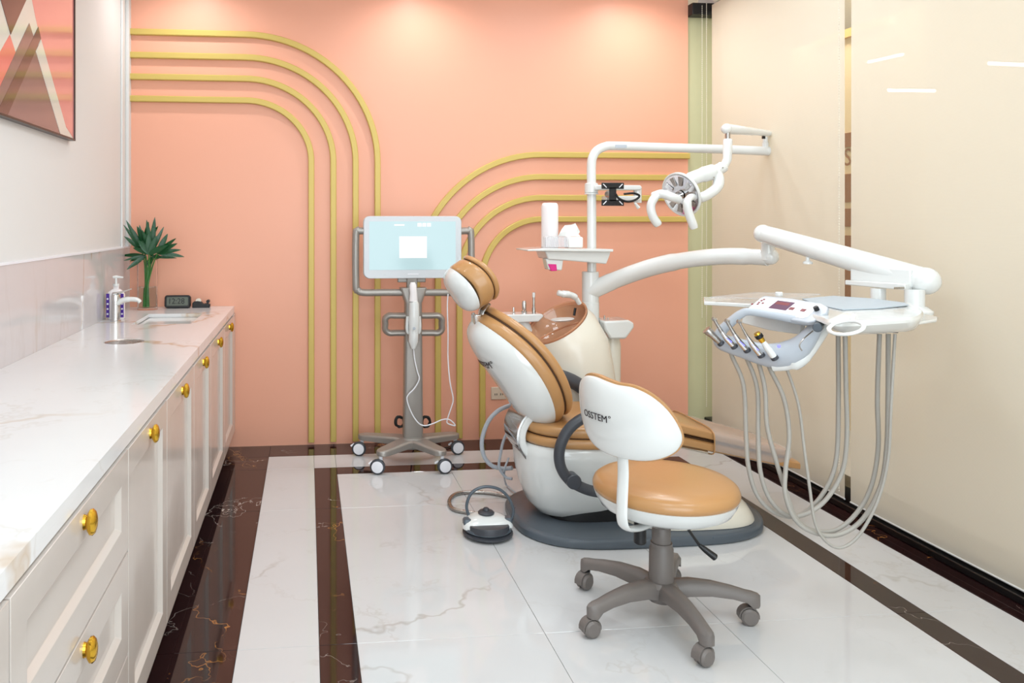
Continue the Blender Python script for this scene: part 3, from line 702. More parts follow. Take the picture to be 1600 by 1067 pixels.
# cradle + wand
cw = cp(646, 510, CY - .05)
MB().tube([cp(646, 520, 4.355), cp(646, 534, 4.355)], [.036, .03], 16, asp=(1, .6), up=(1, 0, 0)).build('cradle', M['cart'], ct)
for s in (-1, 1):
    MB().tube(spline([cp(646 + s * 9, 494, 4.345), cp(646 + s * 10, 512, 4.345), cp(646 + s * 8, 520, 4.35), cp(646, 522, 4.352)], 4), .009, 8).build('cradle_prong', M['white'], ct)
wd_ = thing('scanner_wand', cp(646, 540, 4.33), 'white handheld scanner wand standing in the cart cradle', 'scanner')
pp = [cp(645, 441, 4.33), cp(645, 445, 4.33), cp(646, 458, 4.33), cp(646, 471, 4.33), cp(647, 475, 4.33), cp(647, 500, 4.33), cp(646.5, 520, 4.33), cp(646, 533, 4.33), cp(646, 545, 4.33)]
MB().tube(pp[:4], [.012, .019, .020, .024], 16, asp=(1, .8), up=(1, 0, 0)).build('scan_tip', M['bottle'], wd_)
MB().tube(pp[3:7], [.024, .027, .030, .027], 18, asp=(1, .9), up=(1, 0, 0)).build('body', M['white'], wd_)
MB().tube(pp[6:], [.027, .028, .012], 14).build('tail', M['white'], wd_)
kp = cp(647, 513, 4.298)
MB().lathe(kp, [(.001, 0), (.008, 0), (.008, .004), (.001, .005)], 14, axis=(0, -1, 0)).build('button', M['lgrey'], wd_)
# white cable of the wand
cab = [(646, 545), (648, 562), (652, 580), (655, 592), (648, 606), (637, 618), (636.5, 627), (643, 645), (653, 660), (663, 665), (676, 662), (690, 656), (700, 655), (707, 659), (711, 665), (699, 661), (700, 652), (706, 634), (708, 622), (703, 596), (700, 560), (700, 520), (699, 480), (700, 459)]
MB().tube(spline([cp(u, v, 4.32 + (.02 if i < 20 else .06)) for i, (u, v) in enumerate(cab)], 5), .0035, 8).build('cable', M['label_white'], wd_)
# black mains cable coil on hooks
for s in (-1, 1):
    q = []
    bx = 645 + s * 19
    for k in range(28):
        a = 2 * PI * k / 7; q.append(cp(bx + 6.5 * math.cos(a) + s * (k / 28) * 3, 660 + 8 * math.sin(a) - (k % 3), 4.46 + .002 * (k % 5)))
    MB().tube(spline(q, 4), .005, 6).build('cable_coil', M['blackcable'], ct)
q = [cp(640, 668, 4.48), cp(642, 690, 4.5)] + [pz(646, 697, .01), pz(652, 700, .006), pz(690, 700, .006), pz(705, 697.5, .006)]
MB().tube(spline(q, 5), .004, 6).build('power_cable', M['blackcable'], ct)

# ================================================================== PATIENT CHAIR
YC = 3.47
dc = thing('dental_chair', (1.4, YC, 0), 'tan leather and white dental patient chair, reclined, feet towards the blinds', 'dental chair')
# dark cover plate
def plate_out(ex=0):
    pts = []
    # rounded long plate: X .92-2.07, half width .34 at left, .30 at right
    ctrl = [(.905, 0), (.93, -.17), (1.03, -.29), (1.2, -.34), (1.5, -.345), (1.78, -.33), (1.95, -.25), (2.03, -.12), (2.05, 0)]
    lo = spline([(x, y, 0) for x, y in ctrl], 5); hi = [V((p.x, -p.y, 0)) for p in reversed(lo)][1:-1]
    return [(p.x - 1.48, p.y) for p in lo + hi]
po = plate_out()
MB().puck(po, [(.02, 0), (.985, 0), (1, .006), (1, .030), (.985, .040), (.95, .044), (.02, .046)], lambda x, y, z: (1.48 + x, YC + y, z)).build('base_plate', M['slate'], dc)
# white fairing over the foot half of the plate
fo = superell(.30, .26, 3.2, 56)
MB().puck([(x * 1.03, y * 1.13) for x, y in fo], [(.02, .0465), (1, .0465), (1, .052), (.985, .07), (.95, .10), (.87, .125), (.7, .138), (.02, .142)], lambda x, y, z: (1.685 + x - z * .25, YC + y, z)).build('base_fairing', M['cream'], dc)
# body tub
bo = superell(.325, .245, 2.6, 64)
def tub(x, y, z):
    k = max(0, min(1, (z - .07) / .33))
    return (1.205 + .06 * k + x, YC + y, z)
MB().puck(bo, [(.02, .048), (.42, .048), (.56, .062), (.70, .105), (.83, .18), (.93, .26), (.99, .33), (1.0, .368), (.97, .384), (.02, .384)], tub).build('body_shell', M['white'], dc)
MB().puck(superell(.2, .16, 3), [(.02, .046), (1, .046), (1, .10), (.02, .10)], lambda x, y, z: (1.3 + x * 1.2, YC + y, z)).build('lift_column', M['black'], dc)
# seat cushions
def cush(name, xc, yc, a, b, z0, z1, r, k, e=2.6, slope=None, parent=dc, m='tan'):
    sl = slope or (lambda x: 0)
    return MB().puck(superell(a, b, e, 64), roundprof(z0, z1, r, k), lambda x, y, z: (xc + x, yc + y, z + sl(x))).build(name, M[m], parent)
cush('seat_base_cushion', 1.285, YC, .345, .262, .386, .428, .02, .05)
cush('seat_seam', 1.285, YC, .325, .247, .424, .436, .002, .01, m='seam')
cush('seat_cushion', 1.285, YC, .34, .26, .432, .478, .022, .06)
# leg rest: lofted two layers, tapering and sloping down
def legrest(name, xa, xb_, top, thk, wa, wb, m, ins=0, parent=dc):
    n = 14; rings = []
    for i in range(n + 1):
        t = i / n; x = lerp(xa, xb_, t); zt = top(x); wd = lerp(wa, wb, t) - ins; th = thk(x)
        e = 1 if 0 < i < n else .93
        if i in (0, n): pass
        o = superell(wd * e, th / 2 * e, 5, 28)
        rings.append([V((x, YC - .0 + a, zt - th / 2 + b)) for a, b in o])
    x = xb_ + .006
    return MB().loft(rings, capsmooth=True).build(name, M[m], parent)
def ltop(x): return .500 - max(0, (x - 1.53)) * .275
legrest('leg_upper_cushion', 1.46, 2.15, ltop, lambda x: .05 - (x - 1.6) * .018, .225, .15, 'tan')
legrest('leg_seam', 1.47, 2.15, lambda x: ltop(x) - .046 + (x - 1.6) * .016, lambda x: .012, .212, .14, 'seam')
legrest('leg_lower_cushion', 1.46, 2.205, lambda x: ltop(x) - .053 + (x - 1.6) * .02, lambda x: .05 - (x - 1.6) * .01, .225, .15, 'tan')
mb = MB(); rings = []
for i in range(11):
    t = i / 10; x = lerp(1.765, 2.15, t); zt = ltop(x) + .005; th = .112 - (x - 1.6) * .030; wd = lerp(.200, .158, t)
    if t > .85: th *= lerp(1, .55, (t - .85) / .15)
    rings.append([V((x, YC + a, zt - th / 2 + b)) for a, b in superell(wd, th / 2, 5, 32)])
mb.loft(rings, caps=False); mb.build('clear_foot_cover', M['cover'], dc)
# piping loop where the cover starts
MB().tube([V((1.765, YC + a, ltop(1.765) - .052 + b)) for a, b in superell(.204, .060, 5, 40)], .003, 8, closed=True).build('piping', M['tan'], dc)
MB().tube([(1.45, YC - .18, .378), (1.6, YC - .18, .376), (1.74, YC - .18, .343)], .012, 10, up=(0, 1, 0), asp=(1.4, .6)).build('leg_rail', M['chrome'], dc)
# backrest: local frame  a = up along the back, n = towards the front (patient side), Y across
Tp, Bt = py(757, 488, YC), py(870, 646, YC)
Tp = V((Tp.x, YC, Tp.z)); Bt = V((Bt.x, YC, Bt.z))
Cb = (Tp + Bt) / 2; ua = (Tp - Bt).normalized(); La = (Tp - Bt).length / 2; un = V((-ua.z, 0, ua.x)); 
if un.x < 0: un = -un
HB = La * 1.02
def backf(bend, C=Cb, A=ua, N_=un, L_=HB, dz=0):
    def g(x, y, z):
        k = 1 - (x / L_) ** 2
        return C + A * x + V((0, y, 0)) + N_ * (z + bend * k - .12 * abs(y) ** 2 + dz)
    return g
def egg(a, b, top=.8, n=64, e=2.3):
    o = []
    for x, y in superell(a, b, e, n):
        k = lerp(1, top, (x / a + 1) / 2); o.append((x, y * k))
    return o
bend = .072
MB().puck(egg(HB, .265, .80), roundprof(-.062, -.006, .022, .05), backf(bend)).build('back_base_cushion', M['tan'], dc)
MB().puck(egg(HB * .97, .25, .80), [(.02, -.01), (1, -.01), (1, .006), (.02, .006)], backf(bend)).build('back_seam', M['seam'], dc)
MB().puck(egg(HB * 1.0, .262, .80), roundprof(.002, .04, .018, .06), backf(bend)).build('back_cushion', M['tan'], dc)
# shell dome
def dome(D, z0, n=10, lip=.006):
    p = [(.02, z0), (.985, z0)]
    for i in range(n + 1):
        a = PI / 2 * i / n; p.append((max(.02, math.cos(a) ** .8) if i < n else .02, z0 - D * math.sin(a) ** 1.0))
    return p
shell_f = backf(bend * .9, dz=.0)
MB().puck(egg(HB * .985, .258, .80, 72), dome(.158, -.050, 14), shell_f).build('back_shell', M['white'], dc)
# lettering on the shell, mapped onto the dome (centre of the back)
def dome_pt(xa, yw, D, z0, a_, b_, f, lift, top=.8):
    k = lerp(1, top, (xa / a_ + 1) / 2)
    r = min(.98, ((abs(xa) / a_) ** 2.3 + (abs(yw) / (b_ * k)) ** 2.3) ** (1 / 2.3))
    cs = r ** (1 / .8); sn = math.sqrt(max(0, 1 - cs * cs))
    return f(xa, yw, z0 - D * sn - lift)
text('OSSTEM°', .046, lambda x, y, z: dome_pt(.11 + y, -x - .052, .158, -.050, HB * .985, .258, shell_f, .0022 + z), 'lettering', M['ink'], dc)
# headrest
Th, Bh = py(724, 410, YC), py(763, 470, YC)
Ch = (Th + Bh) / 2; Ch = V((Ch.x - .012, YC, Ch.z)); uh = (Th - Bh); uh.y = 0; Lh = uh.length / 2 * 1.08; uh.normalize(); nh = V((-uh.z, 0, uh.x)); nh = nh if nh.x > 0 else -nh
hf = backf(.035, Ch, uh, nh, Lh)
MB().puck(egg(Lh, .145, .92), roundprof(-.058, .018, .02, .08), hf).build('headrest_base', M['tan'], dc)
MB().puck(egg(Lh * .95, .13, .92), [(.02, .014), (1, .014), (1, .026), (.02, .026)], hf).build('headrest_seam', M['seam'], dc)
MB().puck(egg(Lh * 1.03, .142, .92), roundprof(.022, .046, .012, .08), hf).build('headrest_cushion', M['tan'], dc)
MB().puck(egg(Lh * .97, .14, .92), dome(.085, -.054, 12), backf(.022, Ch, uh, nh, Lh)).build('headrest_shell', M['white'], dc)
# headrest bracket
b0, b1 = py(752, 476, YC), py(742, 496, YC)
MB().tube([V((b0.x + .03, YC, b0.z + .01)), V((b0.x + .005, YC, b0.z - .03)), V((b1.x + .02, YC, b1.z - .05))], .02, 14, up=(0, 1, 0), asp=(1.6, .8)).build('headrest_post', M['chrome'], dc)
MB().box((b1.x - .012, YC - .05, b1.z - .03), (b1.x + .02, YC + .03, b1.z + .02)).build('headrest_lock', M['chrome'], dc, bev=.006)
# curved link between back and seat
lk = spline([py(822, 640, YC), py(812, 652, YC), py(806, 668, YC), py(807, 684, YC), py(815, 698, YC), py(830, 711, YC)], 6)
mb = MB()
rings = []
for i, p in enumerate(lk):
    t = (lk[min(i + 1, len(lk) - 1)] - lk[max(i - 1, 0)]).normalized(); nn = V((-t.z, 0, t.x)); h = .015
    rings.append([p + nn * h + V((0, -.12, 0)), p + nn * h + V((0, .12, 0)), p - nn * h + V((0, .12, 0)), p - nn * h + V((0, -.12, 0))])
MB().loft(rings, smooth=False).build('back_link', M['white'], dc, bev=.006)
rings = []
for i, p in enumerate(lk):
    t = (lk[min(i + 1, len(lk) - 1)] - lk[max(i - 1, 0)]).normalized(); nn = V((-t.z, 0, t.x))
    if nn.x > 0: nn = -nn
    rings.append([p + nn * .0155 + V((0, -.112, 0)), p + nn * .0155 + V((0, .115, 0)), p + nn * .024 + V((0, .115, 0)), p + nn * .024 + V((0, -.112, 0))])
MB().loft(rings, smooth=False).build('link_trim', M['chrome'], dc)
# armrests (near one is a big loop with a pivot)
def armrest(ya, s):
    pts = [(990, 640), (950, 641), (915, 650), (889, 668), (874, 697), (874, 725), (886, 746), (905, 759), (930, 767), (970, 770)]
    base = [py(u, v, 3.185) for u, v in pts]
    path = spline([V((p.x, ya, p.z)) for p in base], 6)
    ar = MB().tube(path, .0225, 14).build('armrest', M['charcoal'], dc)
    p = py(893, 749, 3.185); p = V((p.x, ya, p.z))
    MB().cyl(p + V((0, -.028, 0)), p + V((0, .028, 0)), .031, seg=24, bev=.004).build('armrest_pivot', M['charcoal'], ar)
    MB().cyl(V((path[-1].x - .01, ya, path[-1].z)), V((path[-1].x - .01, YC - s * .22, path[-1].z + .03)), .016, seg=12).build('armrest_bracket', M['charcoal'], ar)
armrest(3.175, 1)
# far armrest pad
q0 = [py(875, 588, 3.79), py(895, 596, 3.79), py(912, 607, 3.79), py(925, 620, 3.79)]
MB().tube(spline(q0, 5), [.036] * 16, 14, up=(0, 1, 0), asp=(1.1, 1.0)).build('armrest', M['charcoal'], dc)
q1 = q0[2]
MB().tube([q1 + V((0, 0, -.01)), V((q1.x + .04, 3.75, .48)), V((q1.x + .04, 3.70, .36))], .02, 12).build('armrest_bracket', M['charcoal'], dc)

# ================================================================== SPITTOON UNIT
YS = 4.02
su = thing('spittoon_unit', (1.48, YS, 0), 'white spittoon pedestal with amber glass bowl and post behind the patient chair', 'spittoon')
def sp_(u, v, y=YS): return py(u, v, y)
# pedestal loft from floor to tilted rim
rimc = (sp_(827, 518) + sp_(912, 480)) / 2
ra = (sp_(912, 478) - sp_(829, 534)); ra.y = 0; RA = ra.length / 2 * 1.05; ra.normalize(); rb = V((0, 1, 0))
rimc = (sp_(912, 478) + sp_(829, 534)) / 2; rimc.y = YS
RBr = .155; tn = V((-ra.z, 0, ra.x)); tn = tn if tn.z > 0 else -tn; ra2 = (ra + V((0, 0, 0))).normalized()
# tilt the rim a little towards the camera
q = Matrix.Rotation(math.radians(14), 3, ra2); rbv = (q @ rb)
def ell(c, A, B, a, b, n=56): return [V(c) + A * a * math.cos(2 * PI * i / n) + B * b * math.sin(2 * PI * i / n) for i in range(n)]
rings = []
l1 = sp_(975, 640).x; l0 = sp_(842, 600).x
secs = [(1.42, .001, .20, .0), (1.42, .35, .20, .0), (1.415, .48, .20, .02), (1.40, .60, .195, .12)]
for x, z, r, ti in secs:
    A = V((1, 0, 0)).lerp(ra2, ti * 1.2).normalized(); B = V((0, 1, 0)).lerp(rbv, ti)
    rings.append(ell((x, YS, z), A, B, r, .185))
m1 = V((1.385, YS, .695)); A = V((1, 0, 0)).lerp(ra2, .45).normalized(); rings.append(ell(m1, A, rb, .19, .18))
m2 = rimc.lerp(V((1.38, YS, .74)), .35); A = V((1, 0, 0)).lerp(ra2, .85).normalized(); rings.append(ell(m2, A, rbv, RA * 1.02, .17))
rings.append(ell(rimc - tn * .012, ra2, rbv, RA * 1.0, RBr)); rings.append(ell(rimc, ra2, rbv, RA * .985, RBr * .985))
# inner cavity walls
rings.append(ell(rimc - tn * .004, ra2, rbv, RA * .955, RBr * .955)); rings.append(ell(rimc - tn * .09 , ra2, rbv, RA * .90, RBr * .90)); rings.append(ell(rimc - tn * .135, ra2, rbv, RA * .1, RBr * .1))
MB().loft(rings, caps=True).build('pedestal', M['cream'], su)
# amber bowl lining with rim
rg = [ell(rimc + tn * .002, ra2, rbv, RA * .93, RBr * .93), ell(rimc + tn * .008, ra2, rbv, RA * 1.0, RBr * 1.0), ell(rimc + tn * .016, ra2, rbv, RA * 1.0, RBr * 1.0), ell(rimc + tn * .012, ra2, rbv, RA * .95, RBr * .95),
      ell(rimc - tn * .04, ra2, rbv, RA * .89, RBr * .89), ell(rimc - tn * .085, ra2, rbv, RA * .75, RBr * .75), ell(rimc - tn * .108, ra2, rbv, RA * .45, RBr * .45), ell(rimc - tn * .113, ra2, rbv, RA * .05, RBr * .05)]
MB().loft(rg, caps=False).build('amber_bowl', M['copper'], su)
bw = rimc - tn * .03 - ra2 * RA * .55
MB().lathe(rimc - tn * .098 - ra2 * RA * .3, [(.001, 0), (.035, 0), (.032, .006), (.001, .007)], 20, axis=tn).build('bowl_drain', M['label_white'], su)
MB().tube(spline([rimc - tn * .03 + ra2 * RA * .5 + rbv * -.05, rimc - tn * .02 + rbv * -.02, rimc - tn * .03 - ra2 * RA * .6 + rbv * .03], 6), .005, 8).build('rinse_pipe', M['copper'], su)
cpc = sp_(879, 499, YS - .05)
MB().puck(superell(.062, .048, 2), [(.02, -.012), (.7, -.01), (1, 0), (.96, .004), (.7, -.002), (.02, -.004)], lambda x, y, z: cpc + V((x, y, z + x * .06))).build('cup_platform', M['white'], su)
MB().tube([sp_(899, 481, YS), sp_(897, 493, YS)], .007, 8).build('cup_filler', M['black'], su)
MB().tube(spline([sp_(905, 474, YS - .02), sp_(898, 464, YS - .03), sp_(888, 460, YS - .04), sp_(878, 459, YS - .05), sp_(871, 457, YS - .05)], 6), [.014] * 6 + [.019] * 6 + [.021] * 6 + [.017] * 6 + [.012], 14, up=(0, 1, 0), asp=(1.2, .9)).build('water_spout', M['white'], su)
# post
def pole(u0, v0, v1, pxw, name, m='white', yy=YS + .12, seg=28, par=None):
    a, b = py(u0, v0, yy), py(u0, v1, yy); F = a.x * SN + a.y * CN
    r = pxw / 2 * F / FPX
    return MB().cyl(V((a.x, yy, b.z)), V((a.x, yy, a.z)), r, seg=seg, bev=.004).build(name, M[m], par or su)
YP = YS + .12
pole(922.5, 471, 640, 27, 'post_base')
pole(922.5, 424, 472.5, 26, 'post_collar')
pole(924.5, 409, 425, 14, 'post_neck', 'white')
pc = py(924.5, 412, YP)
# shelf with drawer box
def pr3(pts, y0, y1, name, m, par, bev=.006):
    P = [py(u, v, YP) for u, v in pts]; return MB().prism([V((p.x, y0, p.z)) for p in P], (0, y1 - y0, 0)).build(name, M[m], par, bev=bev)
pr3([(814, 388.5), (846, 386.5), (944, 388), (944, 392), (846, 391), (814, 391)], YP - .13, YP + .10, 'shelf_plate', 'white', su, .003)
pr3([(843, 391), (944, 390), (942, 398), (937, 411), (880, 406), (848, 404)], YP - .10, YP + .08, 'shelf_box', 'white', su)
pr3([(845, 403), (872, 405), (870, 421), (849, 420)], YP - .09, YP - .02, 'nozzle_housing', 'white', su)
pr3([(848, 411), (861, 411.5), (862, 421.5), (853, 422)], YP - .095, YP - .06, 'magenta_lever', 'magenta', su, .003)
# white tray with syringes at the left, holder at the right
pr3([(786, 490), (843, 489), (846, 492), (838, 501), (800, 503), (786, 498)], YP - .05, YP + .08, 'assistant_tray', 'white', su)
ap = py(815, 503, YP)
MB().tube([V((ap.x, YP, ap.z + .02)), V((1.25, YP, .60)), V((1.42, YP - .02, .55))], .03, 14).build('tray_arm', M['white'], su)
pr3([(934, 499), (972, 497), (980, 501), (981, 508), (970, 523), (968, 526), (944, 526), (936, 512)], YP - .09, YP + .07, 'side_holder', 'white', su, .01)
a = py(957, 526, YP); MB().tube([V((a.x, YP, .2)), V((a.x, YP, a.z - .17)), V((a.x, YP, a.z - .05)), V((a.x, YP, a.z))], [.045, .047, .048, .04], 20, asp=(1, .9)).build('holder_column', M['cream'], su)
for u in (937, 944.5, 950):
    a = py(u, 499, YP - .03); MB().cyl(a, a + V((0, 0, .008 if u != 944.5 else .022)), .005, .003, seg=10).build('socket_pin', M['steel'], su)
# assistant instruments
for u, v0, v1, r, lab, m_ in ((802.5, 490, 480, .006, 'shortest small steel nozzle standing in the tray left of the amber bowl', 'steel'), (819, 490, 470, .011, 'thick dark steel syringe in the middle of the tray left of the amber bowl', 'steel'), (834, 490, 458, .007, 'tall slim suction tip standing in the tray beside the amber bowl', 'white')):
    a, b = py(u, v0, YP), py(u + (1 if u > 830 else 0), v1, YP)
    t = thing('suction_instrument', a, lab, 'dental instrument', 'instruments in the assistant tray')
    h = b.z - a.z
    MB().lathe(a, [(.001, 0), (r * 1.4, 0), (r * 1.4, h * .25), (r, h * .3), (r * (1.15 if r > .01 else .9), h * .8), (r * .8, h), (.001, h)], 16).build('body', M['chrome'] if m_ == 'steel' else M['steel'], t)
    if m_ == 'white': MB().cyl(a + V((0, 0, h * .8)), a + V((0, 0, h + .004)), r * 1.1, seg=14).build('white_tip', M['white'], t)
# things on the shelf
a = py(859, 387, YP - .03); st = py(859, 388, YP)
ZS = py(846, 386.5, YP).z
bt = thing('dispenser_bottle', (a.x, YP - .03, ZS), 'frosted white cylindrical cup dispenser standing on the post shelf', 'dispenser')
hb = py(859, 317, YP - .03).z - ZS
MB().lathe((a.x, YP - .03, ZS), [(.001, 0), (.044, 0), (.045, .004), (.045, hb - .02), (.040, hb - .004), (.034, hb), (.001, hb + .001)], 32).build('tube', M['bottle'], bt)
tb0, tb1 = py(850, 386, YP - .11), py(915, 366, YP - .11)
tbx = thing('tissue_box', ((tb0.x + tb1.x) / 2, YP - .09, ZS), 'ribbed clear box on the post shelf in front of the frosted dispenser', 'box')
zt = ZS + .062; x0, x1 = tb0.x, tb0.x + .125
# box sits in front of the bottle
mb = MB().box((x0, YP - .128, ZS + .001), (x1, YP - .085, zt)); mb.build('box', M['acryl'], tbx, bev=.008)
for k in range(15): MB().box((x0 + .006 + k * .008, YP - .1305, ZS + .006), (x0 + .0095 + k * .008, YP - .128, zt - .004)).build('rib', M['label_white'], tbx)
tpk = thing('tissue_pack', (x1 + .05, YP - .08, ZS), 'white tissue pack on the post shelf with a tissue pulled up, beside the post', 'tissue')
MB().box((x1 + .003, YP - .12, ZS), (x1 + .085, YP - .04, zt - .004)).build('pack', M['ptissue'], tpk, bev=.008)
mb = MB(); n = 8; vs = []; 
tA, tB = py(872, 366, YP - .08), py(906, 366, YP - .08); ttop = [py(*p, YP - .08) for p in ((878, 358), (884, 352), (892, 351), (897, 349.5), (900, 348.5), (902, 354), (905, 362))]
base = [lerp(tA, tB, i / 6) for i in range(7)]
rings = []
for i in range(7):
    off = V((0, .012 * math.sin(i * 1.9), 0)); b = base[i] + V((0, 0, -.012)); tpp = ttop[i]
    rings.append([b + off + V((0, -.002, 0)), lerp(b, tpp, .5) + off * -1.4, tpp + off, tpp + off + V((0, .003, 0)), lerp(b, tpp, .5) + off * -1.4 + V((0, .004, 0)), b + off + V((0, .002, 0))])
mb.loft(rings, smooth=False).build('tissue', M['ptissue'], tpk)
# ================================================================== OPERATING LIGHT
ol = thing('operating_light', (py(924.5, 387, YP).x, YP, ZS), 'white articulated operating light rising from the post above the spittoon', 'dental lamp')
def lp(u, v, y=YP): return py(u, v, y)
pts = [lp(924.5, 388), lp(924.5, 340), lp(924.3, 300), lp(924, 262), lp(926, 246), lp(933, 235), lp(946, 229), lp(962, 228), lp(1040, 230.5), lp(1120, 233, YP - .04), lp(1197, 236, YP - .08)]
r0 = 7.2 * 4.2 / FPX
MB().tube(spline(pts, 6), r0, 20).build('boom', M['white'], ol)
A = lp(1199, 236, YP - .08)
MB().sphere(A, r0 * 1.05, 18).cyl(A + V((-.012, 0, 0)), A + V((-.012, 0, .05)), .017, seg=20, bev=.004).build('boom_joint', M['white'], ol)
A2_ = lp(1196, 212, YP - .1)
MB().cyl(V((A.x - .012, A.y, A.z + .04)), V((A.x - .012, A.y, A2_.z - .005)), .014, seg=14).build('joint_pin', M['white'], ol)
jb = lp(1192, 215, YP - .11); MB().box(jb + V((-.007, -.012, -.007)), jb + V((.007, 0, .007))).build('joint_slot', M['black'], ol)
YU = YP - .35
B_ = lp(1132, 201, YU)
MB().tube([lp(1206, 209, YP - .09), lp(1198, 208, YP - .1), lerp(lp(1198, 208, YP - .1), B_, .5), lerp(lp(1198, 208, YP - .1), B_, .96), B_], [.011, .018, .023, .027, .02], 18, up=(0, 1, 0), asp=(1.1, .95)).build('upper_arm', M['white'], ol)
MB().sphere(B_ + V((.01, 0, 0)), .026, 18).build('arm_cap', M['white'], ol)
C_ = [lp(1137, 206, YU), lp(1137, 217, YU), lp(1137, 219, YU), lp(1136.5, 248, YU)]
MB().cyl(C_[0], C_[1], .013, seg=18).build('swivel_pin', M['steel'], ol)
MB().tube([C_[1], C_[2], C_[3], lp(1134, 254, YU)], [.02, .023, .022, .018], 18).build('drop_tube', M['white'], ol)
YL = YU
MB().tube(spline([lp(1137, 248, YL), lp(1130, 260, YL), lp(1115, 268, YL), lp(1095, 274, YL), lp(1074, 282, YL)], 5), [.021] * 5 + [.030] * 5 + [.040] * 5 + [.036] * 5 + [.026], 18).build('yoke_arm', M['white'], ol)
MB().tube(spline([lp(1118, 268, YL - .01), lp(1123, 280, YL - .02), lp(1120, 293, YL - .03), lp(1106, 304, YL - .04), lp(1092, 310, YL - .05)], 5), [.027] * 10 + [.026] * 10 + [.022], 16).build('yoke', M['white'], ol)
for u, v in ((1129, 262), (1115, 277), (1124, 298)):
    p = lp(u, v, YL - .03); MB().cyl(p, p + V((0, -.004, 0)), .0035, seg=10).build('screw', M['steel'], ol)
# head: disc facing left-down-camera
hc = lp(1064, 304, YL - .03); F_ = hc.x * SN + hc.y * CN; k_ = F_ / FPX
hax = V((-.92, -.36, -.34)).normalized()
HR_ = 36 * k_
head = MB().lathe(hc, [(.001, -.045), (HR_ * .5, -.044), (HR_ * .8, -.034), (HR_, -.008), (HR_ * 1.0, .004), (HR_ * .96, .006), (HR_ * .9, .001), (.001, -.004)], 36, axis=hax).build('lamp_head', M['white'], ol)
MB().lathe(hc + hax * .001, [(HR_ * .12, .0), (HR_ * .9, .0035), (HR_ * .82, -.0), (HR_ * .5, -.002), (HR_ * .12, -.003)], 36, axis=hax).build('reflector', M['mirror'], head)
uu = hax.cross(V((0, 0, 1))).normalized(); vv_ = hax.cross(uu)
for i in range(10):
    an = 2 * PI * i / 10; c = hc + (uu * math.cos(an) + vv_ * math.sin(an)) * HR_ * .62 + hax * .005
    rd = (uu * math.cos(an) + vv_ * math.sin(an)); td_ = hax.cross(rd)
    P = [c + rd * a * HR_ * .2 + td_ * b * HR_ * .13 for a, b in ((-1, -.6), (1, -1), (1, 1), (-1, .6))]
    MB().prism(P, hax * .003).build('reflector_facet', M['steel' if i % 3 else 'mirror'], head, bev=.001)
MB().lathe(hc + hax * .006, [(.001, 0), (HR_ * .2, 0), (HR_ * .18, .03), (.001, .034)], 18, axis=hax).build('bulb_shield', M['chrome'], head)
MB().tube(spline([lp(1022, 306, YL - .06), lp(1034, 303, YL - .1), lp(1050, 308, YL - .12), lp(1060, 312, YL - .1)], 5), [.022] * 16, 12).build('handle_bridge', M['white'], ol)
MB().tube(spline([lp(1092, 310, YL - .05), lp(1080, 308, YL - .12), lp(1074, 316, YL - .14), lp(1076, 332, YL - .14), lp(1085, 357, YL - .14)], 6), [.018] * 12 + [.021] * 12 + [.017], 14).build('grip', M['white'], ol)
MB().tube(spline([lp(1036, 302, YL - .08), lp(1023, 309, YL - .1), lp(1017, 322, YL - .1), lp(1020, 338, YL - .1), lp(1029, 352, YL - .1)], 6), [.017] * 6 + [.021] * 12 + [.021] * 6 + [.017], 14).build('grip', M['white'], ol)
p0, p1 = lp(962, 226, YP - .03), lp(980, 231, YP - .03)
MB().box((p0.x, YP - r0 - .0012, p1.z), (p1.x, YP - r0 + .002, p0.z)).build('rating_label', M['lgrey'], ol)
# ================================================================== MONITOR BRACKET
mbk = thing('monitor_bracket', lp(924, 300), 'empty black monitor mounting plate on a white bracket clamped to the post', 'bracket')
a, b = lp(924, 302), lp(924, 286)
MB().cyl(a, b, .036, seg=24, bev=.005).cyl(a + V((0, 0, -.006)), a, .038, seg=24).build('clamp', M['white'], mbk)
for v0, v1, u1 in ((289, 297, 1004), (306, 314, 1002)):
    p0, p1 = lp(930, v0, YP - .05), lp(u1, v1, YP - .05)
    zt_, zb_ = lp(960, v0, YP - .05).z, lp(960, v1, YP - .05).z
    P = [V((p0.x + (0 if v0 < 300 else .06), YP - .05, zt_ - .0)), V((p1.x - .01, YP - .05, zt_)), V((p1.x, YP - .05, (zt_ + zb_) / 2)), V((p1.x - .01, YP - .05, zb_)), V((p0.x + (0 if v0 < 300 else .06), YP - .05, zb_))]
    MB().prism(P, (0, .07, 0)).build('arm_link', M['white'], mbk, bev=.006)
p = lp(985, 301, YP - .02); MB().cyl(V((p.x + .04, p.y, lp(0, 314, YP - .05).z)), V((p.x + .04, p.y, lp(0, 289, YP - .05).z)), .022, seg=16).build('link_pivot', M['white'], mbk)
def vp2(u, v): return lp(u, v, YP - .12)
y_ = YP - .12
for (u0, v0, u1, v1) in ((940, 285.5, 975, 295), (940, 312, 975, 321.5)):
    a, b = vp2(u0, v1), vp2(u1, v0); MB().box((a.x, y_, a.z), (b.x, y_ + .004, b.z)).build('mounting_plate', M['black'], mbk, bev=.0015)
    for s, uc in ((1, u0 + 5), (-1, u1 - 5)):
        up = 1 if v0 < 300 else -1
        c = vp2(uc, (v0 + v1) / 2); d_ = V((.009 * s, 0, -.009 * up))
        MB().tube([c - d_ + V((0, -.001, 0)), c + d_ + V((0, -.001, 0))], .0026, 8).build('slot_screw', M['label_white'], mbk)
a, b = vp2(952, 314), vp2(963, 293); MB().box((a.x, y_, a.z), (b.x, y_ + .004, b.z)).build('plate_web', M['black'], mbk)
MB().cyl(vp2(957, 303) + V((0, .003, 0)), vp2(957, 303) + V((0, .06, 0)), .02, seg=16).build('tilt_head', M['steel'], mbk)
